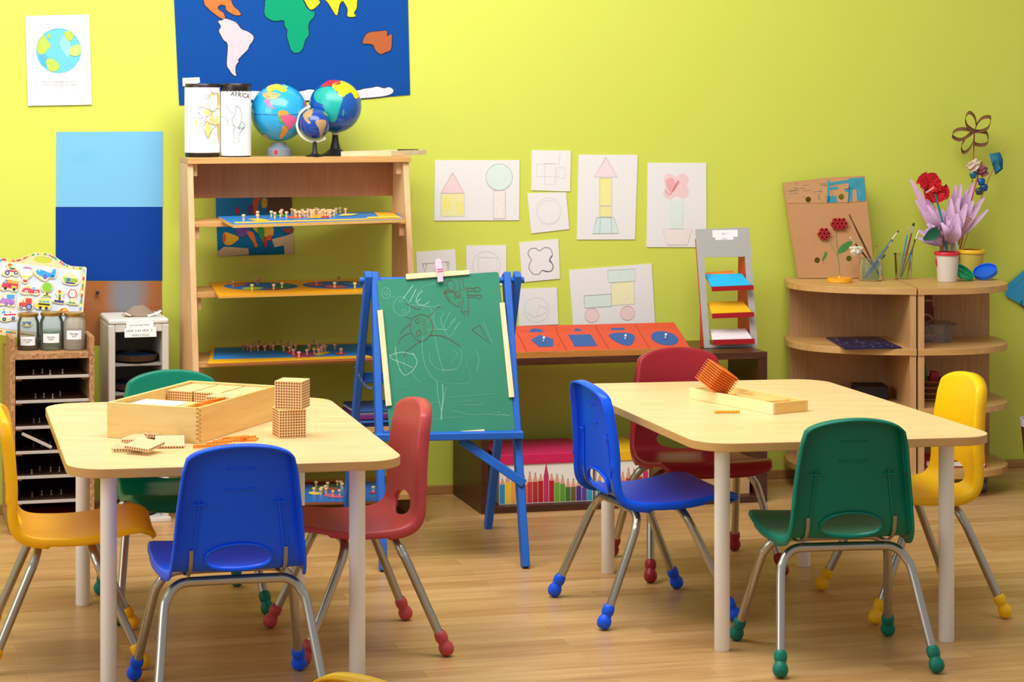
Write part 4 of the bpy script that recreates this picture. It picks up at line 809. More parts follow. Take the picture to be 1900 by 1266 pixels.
canister(409, 466, 153, 289, .185, 'right map canister with a white paper headed AFRICA', (-1.6, 1.35, 167.5, 286.5, 1), [
    ('s', '#dff0ea', q(560, 580, 640, 590, 660, 650, 600, 700, 550, 640)), ('s', '#cfe6d8', q(810, 690, 850, 650, 910, 700, 870, 750, 810, 750)), ('s', '#cbe9da', q(750, 780, 800, 750, 840, 790, 800, 830, 760, 820)), ('s', '#e6f3ee', q(720, 620, 760, 560, 840, 560, 850, 640, 800, 730, 740, 720)),
    ('t', '#2a2a28', [(446.8, 174.3)], 12.4, 'AFRICA', R(-8)),
    ('l', PN, q(770, 425, 830, 455, 850, 550, 765, 548, 778, 430), .8), ('c', PN, q(650, 400, 660, 470, 730, 540), .6), ('c', PN, q(765, 550, 725, 620, 720, 670, 760, 735), .7), ('c', PN, q(850, 550, 850, 600, 835, 650), .6), ('c', PN, q(640, 640, 680, 660, 640, 710, 730, 715, 760, 740), .5), ('c', PN, q(555, 600, 600, 590, 650, 620, 650, 650), .6), ('l', PN, q(810, 740, 850, 655, 910, 705, 865, 755, 810, 745), .8), ('l', PN, q(760, 750, 805, 745, 840, 790, 890, 740), .7), ('l', PN, q(890, 740, 815, 845, 810, 905, 750, 900, 735, 820, 760, 750), .7), ('c', PN, q(810, 905, 810, 960, 760, 975, 735, 940), .6), ('c', PN, q(880, 980, 860, 1030, 840, 1060), .4), ('c', PN, q(720, 1000, 700, 1060), .4)], .012)

def sphere_patches(b, cen, r, polys, key, mats):
    """continents drawn on a ball of radius r centred on the origin (ball seen from the room)"""
    for h, pts in polys:
        if h not in key: key[h] = len(mats); mats.append(paint(h, .3, var=.06))
        P3 = []
        for p in catmull([V((a, c_, 0)) for a, c_ in pts], 3, True):
            d = V(((p.x - CX) / F, 1, -(p.y - HY) / F)); o = V((0, 0, CH)) - cen
            bb_ = d.dot(o) * 2; aa = d.dot(d); cc = o.dot(o) - r * r; di = bb_ * bb_ - 4 * aa * cc
            if di < 0:
                tt = -d.dot(o) / aa; P3.append((o + d * tt).normalized() * r)
            else: P3.append(o + d * ((-bb_ - math.sqrt(di)) / (2 * aa)))
        bm = bmesh.new(); vv = [bm.verts.new(p) for p in P3]
        try: f = bm.faces.new(vv)
        except ValueError: bm.free(); continue
        bmesh.ops.triangulate(bm, faces=[f]); bmesh.ops.subdivide_edges(bm, edges=bm.edges[:], cuts=7, use_grid_fill=True)
        bm.verts.index_update()
        b.add([v.co.normalized() * (r * 1.010) for v in bm.verts], [tuple(v.index for v in f.verts) for f in bm.faces], key[h]); bm.free()
def globe(px, py, rpx, dd, ocean, polys, lab, extra=()):
    c = top_at(px, dd); Y = c.y; s = Y / F; cen = P(px, py, Y); r = rpx * s
    t = empty('globe', lab, 'globe', c, 0, 'globes on top of the bookcase')
    b = B(); mats = [paint(ocean, .22, var=.05, coat=.3, scale=15)]; key = {}
    b.ball((0, 0, 0), r, 0, 40); sphere_patches(b, cen, r, polys, key, mats)
    o = obj('ball', b, mats, t, sharp=60, fix=False); o.location = cen - c
    return t, c, cen - c, r, s
q = zoom(310, 0, 3.9562)
t, c, cl, r, s = globe(518, 209, 53, .155, '#28a8e0', [
    ('#f0d23c', q(735, 640, 790, 618, 830, 625, 880, 660, 850, 680, 800, 660, 745, 680)), ('#d9a06a', q(700, 690, 745, 680, 830, 690, 800, 725, 730, 730)), ('#e87aa0', q(710, 735, 750, 740, 780, 790, 800, 800, 770, 795, 735, 775)),
    ('#e8a01e', q(820, 820, 850, 808, 890, 825, 885, 845, 845, 850, 815, 850)), ('#e8648c', q(835, 850, 900, 840, 950, 870, 940, 900, 905, 950, 880, 930, 850, 890)), ('#6aa84a', q(815, 860, 832, 855, 850, 900, 840, 910)), ('#e89a28', q(848, 920, 885, 940, 880, 970, 835, 1020, 828, 1000, 845, 950)),
    ('#8fc88a', q(850, 620, 885, 635, 880, 650, 855, 640)), ('#b9b29a', q(690, 985, 730, 990, 750, 1020, 710, 1010)), ('#e06a8a', q(1000, 740, 1020, 760, 1022, 800, 1008, 780))], 'large light blue political globe on a grey base with red switch')
gb = .272
b = B(); rb = 23.5 * s; hb = 21 * s
obj('base', B().lathe([(.0001, 0), (rb * .98, 0), (rb, .003), (rb * .98, hb * .6), (rb * .75, hb * .8), (rb * .6, hb), (rb * .55, hb * 1.22), (.0001, hb * 1.1)], 32), paint('#7d8790', .45), t)
sw = B().box(-.0045, .0045, -rb - .001, -rb + .003, hb * .2, hb * .55); sw.box(-.003, .003, -rb - .0025, -rb + .002, hb * .32, hb * .48)
o = obj('switch', sw, paint('#c8202a', .4), t); o.rotation_euler = (0, 0, -.22)
b = B().tube([(r * 1.004 * math.cos(a), r * 1.004 * math.sin(a), 0) for a in [2 * math.pi * i / 48 for i in range(49)]], .0009, 6); o = obj('equator_ring', b, paint('#1f7fb0', .4), t); o.location = cl; o.rotation_euler = (R(3), 0, 0)
t, c, cl, r, s = globe(622, 197.5, 49, .170, '#0f55a8', [
    ('#d02630', q(1130, 640, 1180, 595, 1260, 592, 1270, 620, 1215, 630, 1160, 635)), ('#f0d422', q(1210, 630, 1280, 595, 1370, 640, 1410, 700, 1380, 725, 1350, 680, 1300, 700, 1255, 680)), ('#f0d422', q(1255, 680, 1310, 678, 1300, 710, 1265, 705)),
    ('#19a99a', q(1090, 670, 1150, 640, 1215, 645, 1260, 700, 1290, 720, 1270, 790, 1240, 880, 1205, 895, 1170, 850, 1165, 780, 1100, 750, 1080, 710)), ('#19a99a', q(1290, 810, 1300, 805, 1295, 850, 1285, 850))], 'large dark blue globe with red, yellow and green continents on a tall black stand')
obj('stand', B().lathe([(.0001, 0), (.042, 0), (.043, .004), (.030, .010), (.016, .022), (.0105, .045), (.0085, (cl.z - r) * .98), (.0001, (cl.z - r) * 1.0)], 28), BLACK, t)
o = obj('clip', B().lathe([(.0001, 0), (.011, .0), (.011, .006), (.0001, .008)], 16, 0, M.Translation((0, 0, cl.z - r - .006))), paint('#e6e0d4', .5), t)
t, c, cl, r, s = globe(584, 229.8, 28.3, .238, '#14449a', [
    ('#b98f62', q(1000, 830, 1040, 810, 1070, 815, 1060, 850, 1035, 870, 1055, 905, 1030, 900, 1005, 870)), ('#b98f62', q(1090, 890, 1120, 878, 1165, 885, 1165, 920, 1150, 960, 1135, 1000, 1122, 1005, 1115, 950, 1095, 915)), ('#a8946a', q(1145, 815, 1170, 830, 1180, 855, 1155, 840)), ('#b98f62', q(1040, 800, 1080, 800, 1060, 812))], 'small dark blue globe in a white half-ring on a black foot')
arc = [(cl.x + r * 1.17 * math.cos(R(a)), 0, cl.z + r * 1.17 * math.sin(R(a))) for a in range(104, 305, 8)]
obj('half_ring', B().tube(arc, .0042, 8), paint('#efe8d6', .4), t)
zb2 = cl.z - r * 1.17
obj('stand', B().lathe([(.0001, 0), (.026, 0), (.027, .003), (.020, .006), (.011, .009), (.0075, .014), (.006, zb2), (.0001, zb2 + .002)], 24), BLACK, t)
obj('axis_cap', B().ball((r * .62, 0, cl.z - r * .98), .006, 0, 10), paint('#efe8d6', .4), t)
# shallow frame lying on the right end of the top
a = top_at(632.5, .235); 
A = at_z(632, 288.8, TZ); pA = top_at(632.5, .246); pB = top_at(726, .246)
e1 = (pB - pA); e2 = V((.110, .135, 0)); hgt = 9.5 * pB.y / F
fr = empty('shallow_frame', 'light wooden shallow frame lying across the right end of the bookcase top', 'frame', pA, 0)
def pz(o_, i_): return [(o_ * e1.x + i_ * e2.x, o_ * e1.y + i_ * e2.y)]
ou = [pz(0, 0)[0], pz(1, 0)[0], pz(1, 1)[0], pz(0, 1)[0]]; inn = [pz(.1, .1)[0], pz(.9, .1)[0], pz(.9, .9)[0], pz(.1, .9)[0]]
vs, fs = holed(ou, [inn], .0005, hgt); obj('rim', B().add(vs, fs), wood('#f0dcae', '#dcc08a', 0, 6), fr, bev=.0008)
b = B(); b.poly(inn, .0006, hgt * .75, 0); b.poly([pz(.3, .3)[0], pz(.8, .25)[0], pz(.7, .7)[0], pz(.4, .8)[0]], hgt * .75, hgt * .8, 1); b.poly([pz(.55, .8)[0], pz(.85, .82)[0], pz(.9, .9)[0], pz(.6, .9)[0]], hgt * .75, hgt * 1.15, 2)
obj('inlay', b, [paint('#d9cdb4', .7), paint('#b9a684', .7), BLACK], fr)

# ================================================================ low dark bench with boxes
pA = at_z(893, 955, 0); pB = at_z(1424, 932, 0); ang = math.atan2(pB.y - pA.y, pB.x - pA.x); bw = math.hypot(pB.x - pA.x, pB.y - pA.y)
BH = .464; BD = .335
bn = empty('low_bench', 'low dark brown wooden bench along the wall between easel and corner shelves', 'bench', pA, ang)
obj('top_board', B().box(0, bw, 0, BD, BH - .021, BH), wood('#5a2f16', '#421f0d', 0, 6, .35), bn, bev=.0015)
obj('side_panel', B().box(0, .022, .001, BD, 0, BH - .021), DARKW, bn, bev=.001)
obj('side_panel', B().box(bw - .028, bw, .001, .26, 0, BH - .021), DARKW, bn, bev=.001)
obj('bottom_board', B().box(.022, bw - .028, .001, BD, .0, .020), DARKW, bn, bev=.001)
BI = M.Translation(pA) @ M.Rotation(ang, 4, 'Z'); BINV = BI.inverted()
bpl = PL(BI @ V((0, .03, 0)), BI.to_3x3() @ V((1, 0, 0)), ZA)
def bench_u(px, py=900): return bpl.uv(px, py)[0]
BX = V((math.cos(ang), math.sin(ang), 0)); BY = V((-math.sin(ang), math.cos(ang), 0))
def storage(u0, u1, y0, z0, h, lidh, depth, lidc, label, pencils=True, bodyc='#efe9da'):
    t = empty('storage_box', label, 'box', BI @ V((u0, y0, z0)), ang, 'lidded boxes under the bench')
    b = B(); mats = [paint(bodyc, .6, var=.02)]; key = {}; w_ = u1 - u0
    b.box(.004, w_ - .004, .004, depth - .004, 0, h - .002)
    if pencils:
        ph = ['#2a8fc0', '#f0c81e', '#f0a03a', '#ea7a30', '#d8452c', '#c23434', '#b8202c', '#b3121f', '#c22c5c', '#b3151f', '#6aa82a', '#5f9a2c', '#45701f', '#6d5a1e', '#4a2a80', '#5a3f90', '#2a9fc0', '#2a6fb0']
        hs = [.058, .064, .061, .052, .055, .062, .062, .064, .077, .064, .057, .053, .043, .043, .045, .04, .05, .055]
        tips = [.02, .034, .032, .028, .03, .035, .031, .022, .04, .022, .03, .03, .028, .028, .03, .03, .03, .03]
        n = int(w_ / .0178)
        for i in range(n):
            x0_ = .005 + i * (w_ - .01) / n; x1_ = x0_ + (w_ - .01) / n * .93; H = min(hs[i % 18] * 1.04, h - .034); T_ = M(((1, 0, 0, 0), (0, 0, 1, .0036), (0, 1, 0, 0), (0, 0, 0, 1)))
            c_ = ph[i % 18]; xm = (x0_ + x1_) / 2
            for (pts, col) in (([(x0_, .002), (x1_, .002), (x1_, H), (x0_, H)], c_), ([(x0_, H), (x1_, H), (xm + (x1_ - x0_) * .14, H + tips[i % 18] * .75), (xm - (x1_ - x0_) * .14, H + tips[i % 18] * .75)], '#dba083' if i % 18 != 8 else c_), ([(xm - (x1_ - x0_) * .14, H + tips[i % 18] * .75), (xm + (x1_ - x0_) * .14, H + tips[i % 18] * .75), (xm, H + tips[i % 18])], c_)):
                if col not in key: key[col] = len(mats); mats.append(paint(col, .6))
                b.poly(pts, 0, None, key[col], T_)
    obj('box_body', b, mats, t)
    obj('lid', B().box(0, w_, 0, depth, h - lidh, h), paint(lidc, .5), t, bev=.002)
    return t
zb_ = .0205
storage(bench_u(925), bench_u(1103), .03, zb_, .150, .031, .27, '#cf1a55', 'storage box with deep pink lid and a row of printed coloured pencils')
storage(bench_u(1106), bench_u(1207), .03, zb_, .150, .031, .27, '#f0b81a', 'storage box with yellow lid and printed pencils behind the blue chair')
t = storage(bench_u(1236), bench_u(1396), .04, zb_, .10, .02, .22, '#c9a06a', 'plain tan cardboard box under the bench, right of the yellow lidded box', False, '#c79a64')

# geometric inset tiles on a sloping wooden stand
zs = BH + .001; q = zoom(940, 560, 3.724)
sl = R(23); ey = BY * math.cos(sl) + ZA * math.sin(sl)
fp = PL(BI @ V((0, .012, zs + .014)), BX, ey); bp2 = PL(BI @ V((0, .150, zs + .0185)), BX, ey)
def fu(x, y): return fp.uv(*q(x, y)[0])
uu = [fu(x, 330)[0] for x in (-155, 128, 408, 702, 988, 1272)]; TL_ = .118
st = empty('inset_stand', 'sloping orange wood stand that carries the red geometric tiles', 'stand', fp.o, ang)
b = B(); x0_, x1_ = uu[0] - .003, uu[-1] + .003
prof = [(-.010, -.0145), (.245, -.0145), (.245, .045), (.140, .0010), (.115, .0010), (.1085, .0430), (.0, -.0025), (-.004, .004), (-.010, .004)]
b.poly(prof, 0, x1_ - x0_, 0, YZ(x0_)); o = obj('stand_body', b, wood('#c9853a', '#b8742c', 0, 6), st)
TILE = '#cf4427'; BLU = '#1a4f92'
def tile(pl_, u0, u1, v1, label, shape, knob_):
    o_ = pl_.o + pl_.ex * ((u0 + u1) / 2) + pl_.ey * (v1 / 2); tp = PL(o_ + pl_.n * .001, pl_.ex, pl_.ey)
    t = empty('inset_tile', label, 'geometric tile', mat=tp.mat(), group='red geometric tiles on the bench'); w_ = (u1 - u0) / 2 - .0007
    obj('frame_plate', B().box(-w_, w_, -v1 / 2, v1 / 2, 0, .003), paint(TILE, .45), t, bev=.0008)
    if shape:
        pts = shape(w_); ins = obj('inset_shape', B().poly(pts, .003, .0038), paint(BLU, .4), t)
        if knob_: obj('knob', B().lathe([(.0001, .0038), (.003, .0038), (.0018, .007), (.0018, .010), (.0042, .013), (.003, .017), (.0001, .0175)], 12, 0, M.Translation((.006, .004, 0))), paint('#f2efe8', .3), ins)
    return t
pent = lambda w_: [(p[0] + .004, p[1]) for p in circ(0, 0, .038, 5, .040, R(90))]
sqr = lambda w_: [(-.036, -.036), (.036, -.036), (.036, .036), (-.036, .036)]
ell = lambda w_: circ(.002, 0, .042, 30, .044)
def ctri(w_):
    a = []; A_ = [(-.04, .03), (.04, .03), (0, -.042)]
    for i in range(3):
        p, n_ = V(A_[i]), V(A_[(i + 1) % 3]); m_ = (p + n_) / 2; m_ = m_ + m_.normalized() * .012 if m_.length > 1e-6 else m_
        a += [tuple(p), tuple((p + m_) / 2 + ((p + m_) / 2).normalized() * .004), tuple(m_), tuple((m_ + n_) / 2 + ((m_ + n_) / 2).normalized() * .004)]
    return a
quad = lambda w_: [((.030 + .012 * abs(math.cos(2 * a))) * 1.05 * math.cos(a), (.026 + .014 * abs(math.cos(2 * a))) * math.sin(a)) for a in [2 * math.pi * i / 48 for i in range(48)]]
tri = lambda w_: [(-.036, -.03), (.036, -.03), (.006, .034), (-.004, .034)]
rct = lambda w_: [(-.022, -.04), (.022, -.04), (.022, .030), (-.022, .030)]
names = [('red tile half hidden behind the easel, front row', None, 0), ('red tile with a blue pentagon, front row', pent, 1), ('red tile with a blue square, front row', sqr, 0), ('red tile with a blue curved triangle, front row', ctri, 1), ('red tile with a blue oval, front row', ell, 1)]
for i, (lb, shp, kb) in enumerate(names): tile(fp, uu[i], uu[i + 1], TL_, lb, shp, kb)
ub = [bp2.uv(*q(x, 165)[0])[0] for x in (32, 326, 605, 888, 1168)]
for i, (lb, shp) in enumerate([('red tile with a blue four-lobed shape, back row', quad), ('red tile with a blue triangle, back row', tri), ('red tile with a blue rectangle, back row', rct), ('red tile without a visible shape, back row at right', None)]): tile(bp2, ub[i], ub[i + 1], TL_, lb, shp, 0)

# grey display stand with three red trays
q = zoom(1270, 400, 4.5222)
fb = at_z(1357, 645.2, BH) + V((0, 0, .0030)); lean = R(10)
gpl = PL(fb, U, ZA * math.cos(lean) + N * math.sin(lean)); gq = lambda *p: [gpl.uv(*a) for a in q(*p)]
gs = empty('display_stand', 'leaning grey stand holding three red trays of coloured paper', 'display stand', mat=gpl.mat())
gs_in = gpl.mat().inverted()
vs, fs = holed(gq(95, 115, 545, 100, 615, 1105, 170, 1112), [gq(165, 350, 512, 345, 560, 1060, 213, 1085)[::-1]], -.006, 0)
obj('front_frame', B().add(vs, fs), paint('#b4b2aa', .55, var=.03), gs, bev=.0008)
def world_prism(pts, ex_, d0, d1):  # polygon in world swept along a vector, as local verts
    n = len(pts); a = [gs_in @ (V(p) + ex_ * d0) for p in pts] + [gs_in @ (V(p) + ex_ * d1) for p in pts]
    return a, [tuple(range(n))[::-1], tuple(range(n, 2 * n))] + [(i, (i + 1) % n, n + (i + 1) % n, n + i) for i in range(n)]
lb_, rb_ = gpl.hit(*q(205, 1085)[0]), gpl.hit(*q(578, 1060)[0]); lt_, rt_ = gpl.hit(*q(140, 200)[0]), gpl.hit(*q(515, 200)[0])
for (pb, ptp, nm) in ((lb_, lt_, 'l'), (rb_, rt_, 'r')):
    pb = V(pb); ptp = V(ptp); pb.z = BH + .001; back = pb + N * (.115 if nm == 'r' else .045); tp2 = ptp + N * .02; 
    v_, f_ = world_prism([pb + N * .007, back, back + ZA * (.16 if nm == 'r' else .12), tp2 + N * (.03 if nm == 'r' else .002), ptp + N * .007], U, -.004 if nm == 'r' else -.012, .004 if nm == 'r' else -.004); obj('side_panel', B().add(v_, f_), paint('#c2301f', .45), gs)
PAP = ['#12b4f0', '#f7bb12', '#f3e4e2']; nm = ['blue', 'yellow', 'white']
for i, (b0, f0, f1) in enumerate(((q(175, 495, 480, 490), q(232, 600, 580, 586), 38), (q(195, 728, 490, 720), q(235, 826, 585, 812), 40), (q(215, 957, 512, 950), q(240, 1046, 590, 1036), 42))):
    fd = -.030; pf = PL(fb - N * .034 + U * 0, U, ZA * math.cos(lean) + N * math.sin(lean)); pk = PL(fb + N * .032, U, ZA * math.cos(lean) + N * math.sin(lean))
    B0, B1_ = pk.hit(*b0[0]), pk.hit(*b0[1]); F0, F1 = pf.hit(*f0[0]), pf.hit(*f0[1]); nn = (F1 - F0).cross(B0 - F0).normalized()
    if nn.z < 0: nn = -nn
    tr = V((0, 0, 0)); dn = -nn
    hh = f1 / 4.5222 * F0.y / F
    vt = [F0, F1, B1_, B0]; v_ = [gs_in @ (p + dn * .004) for p in vt] + [gs_in @ (p + dn * .007) for p in vt]
    bt = B().add(v_, [(0, 1, 2, 3), (7, 6, 5, 4), (0, 4, 5, 1), (1, 5, 6, 2), (2, 6, 7, 3), (3, 7, 4, 0)])
    lip = [F0, F1, F1 - ZA * hh, F0 - ZA * hh]; v_ = [gs_in @ p for p in lip] + [gs_in @ (p + N * .004) for p in lip]
    bt.add(v_, [(0, 1, 2, 3), (7, 6, 5, 4), (0, 4, 5, 1), (1, 5, 6, 2), (2, 6, 7, 3), (3, 7, 4, 0)])
    obj('tray', bt, paint('#b00f18', .45), gs)
    mid = lambda a_, b_, s_: a_.lerp(b_, s_)
    pv = [F0 + N * .006 + nn * 0, F1 + N * .006 - U * .006, B1_, B0]
    b = B().add([p - nn * .003 for p in pv] + [p + nn * .001 for p in pv], [(0, 1, 2, 3), (7, 6, 5, 4), (0, 4, 5, 1), (1, 5, 6, 2), (2, 6, 7, 3), (3, 7, 4, 0)])
    o = obj('paper_stack', b, paint(PAP[i], .6, var=.02)); tag(o, '%s paper stack in the %s tray of the grey stand' % (nm[i], ('top', 'middle', 'bottom')[i]), 'paper', 'paper in the grey display stand')
    if i == 0:
        k0, k1 = pk.hit(*q(178, 497)[0]), pk.hit(*q(425, 490)[0]); u0, u1 = pk.hit(*q(176, 484)[0]), pk.hit(*q(420, 464)[0])
        o = obj('orange_paper', B().add([k0 + N * .001, k1 + N * .001, u1 + N * .012, u0 + N * .012], [(0, 1, 2, 3)]), paint('#f07a1c', .6)); tag(o, 'orange paper edge standing up behind the blue paper', 'paper')
b = B(); lpn = gq(232, 125, 445, 120, 446, 180, 410, 181, 410, 205, 258, 207, 258, 186, 236, 186); b.poly(lpn, .0003, .0008)
x, y = gq(338, 154)[0]; b.text('рафт', .0075, x, y, .001, 1); x, y = gq(335, 195)[0]; b.text('цветна', .0048, x, y, .001, 1); obj('card_label', b, [WHITE, paint('#6a6a66', .8)], gs)
# ================================================================ easel
EB = paint('#1560c0', .45, var=.12, bump=.15, scale=25)
hc = V((.176, 6.275, 0)); hx = V((.9926, .1216, 0))
def hinge(px, py=520):
    d = (px - CX) / F; t_ = None
    # point of the hinge line seen in this column
    s_ = (hc.x - d * hc.y) / (d * hx.y - hx.x); p = hc + hx * s_; p.z = CH - (py - HY) / F * p.y; return p
es = empty('easel', 'blue painted wooden easel standing between the bookcase and the dark bench', 'easel', (.15, 6.28, 0), 0)
EM = M.Translation(es.location).inverted()
def ebar(name, p0, p1, w_, t_, hint, mt=None, parent=None):
    b = B().bar(EM @ V(p0), EM @ V(p1), w_, t_, hint); return obj(name, b, mt or EB, parent or es, bev=.003)
fl_, fr_ = at_z(711, 1060, 0), at_z(975, 1054, 0); rl_, rr2 = at_z(640, 984, 0), at_z(905, 980, 0)
hl, hr = hinge(695), hinge(940); hl2, hr2 = hinge(682.5), hinge(959)
zt = hl.z + .018
up = lambda a, b: V(b) + (V(b) - V(a)).normalized() * .020
ebar('front_leg', fl_, up(fl_, hl), .020, .040, hx); ebar('front_leg', fr_, up(fr_, hr), .020, .040, hx)
ebar('rear_leg', rl_, up(rl_, hl2), .020, .036, hx); ebar('rear_leg', rr2, up(rr2, hr2), .020, .036, hx)
fl2 = lambda t_: fl_.lerp(hl, t_); fr2 = lambda t_: fr_.lerp(hr, t_); rl3 = lambda t_: rl_.lerp(hl2, t_); rr3 = lambda t_: rr2.lerp(hr2, t_)
e0, e1 = hinge(667), hinge(972); obj('dowel', B().tube([EM @ e0, EM @ e1], .0085, 14), EB, es)
fn = hx.cross((hl - fl_).normalized()).normalized()
if fn.y > 0: fn = -fn
def zat(a, b, z): t_ = z / b.z; return a.lerp(b, t_)
tp0, tp1 = zat(fl_, hl, .343), zat(fr_, hr, .343); ty = V((hx.y, -hx.x, 0))
ebar('tray', tp0 - hx * .016 + ty * .040, tp1 + hx * .010 + ty * .040, .034, .020, ty)
ebar('tray_back', tp0 + ty * .005 - hx * .01, tp1 + ty * .005 + hx * .01, .012, .024, ty)
ebar('brace', tp0.lerp(tp1, .58) + ty * .022 - ZA * .014, zat(fr_, hr, .215) + ty * .026 + hx * .008, .010, .024, ty)
ebar('rear_rail', rl3(.62), rr3(.62), .014, .030, fn); ebar('front_rail', fl2(.86), fr2(.86), .012, .03, fn)
ebar('rear_brace', rl3(.74), rr3(.50), .010, .026, fn)
ch0, ch1 = zat(rl_, hl2, .50), zat(fl_, hl, .465); b = B()
for s_, (a, c_) in enumerate(((ch0, ch1), (zat(rr2, hr2, .50), zat(fr_, hr, .465)))):
    b = B(); n = 15; a = V(a) - hx * (.014 if s_ == 0 else -.014); c_ = V(c_) - hx * (.012 if s_ == 0 else -.012)
    for i in range(n):
        t_ = (i + .5) / n; p = a.lerp(c_, t_) - ZA * (.02 * 4 * t_ * (1 - t_)); d = (c_ - a).normalized(); sd = V((0, 0, 1)) if i % 2 else d.cross(ZA).normalized()
        pts = [EM @ (p + d * (.0075 * math.cos(k)) + sd * (.0035 * math.sin(k))) for k in [2 * math.pi * j / 10 for j in range(11)]]; b.tube(pts, .0011, 5, 0, None, False)
    obj('chain', b, paint('#4f6f9a', .4, .5), es)
# chalkboard with its strips
bp = PL(hl.lerp(hr, .5) + fn * .024, hx, (hl - fl_)); q = zoom(630, 470, 3.6184)
cbp = bp.to(*q(715, 690)[0])
def bq(*p): return [cbp.uv(x, y) for x, y in q(*p)]
cb = empty('chalkboard', 'green chalkboard with chalk scribbles resting on the tray of the blue easel', 'chalkboard', mat=cbp.mat())
b = B(); mats = [paint('#2b8060', .75, var=.12, scale=9)]; key = {}
def corner_round(pts, r=14):
    out = []
    for i, p in enumerate(pts):
        a, c_ = V(pts[i - 1]), V(pts[(i + 1) % len(pts)]); p = V(p); u_ = (a - p).normalized() * r; w_ = (c_ - p).normalized() * r
        for t_ in (0, .25, .5, .75, 1): out.append(tuple((p + u_) * (1 - t_) ** 2 + p * 2 * t_ * (1 - t_) + (p + w_) * t_ ** 2))
    return [p for p in out]
cr = corner_round([(252, 182), (1068, 124), (1180, 1190), (338, 1236)], 22)
b.poly([bq(*p)[0] for p in cr], -.005, 0)
CW = '#6fae95'; CW2 = '#9ccab5'; CR_ = '#6b4a30'; CO = '#8a6a38'
wm_ = lambda: None
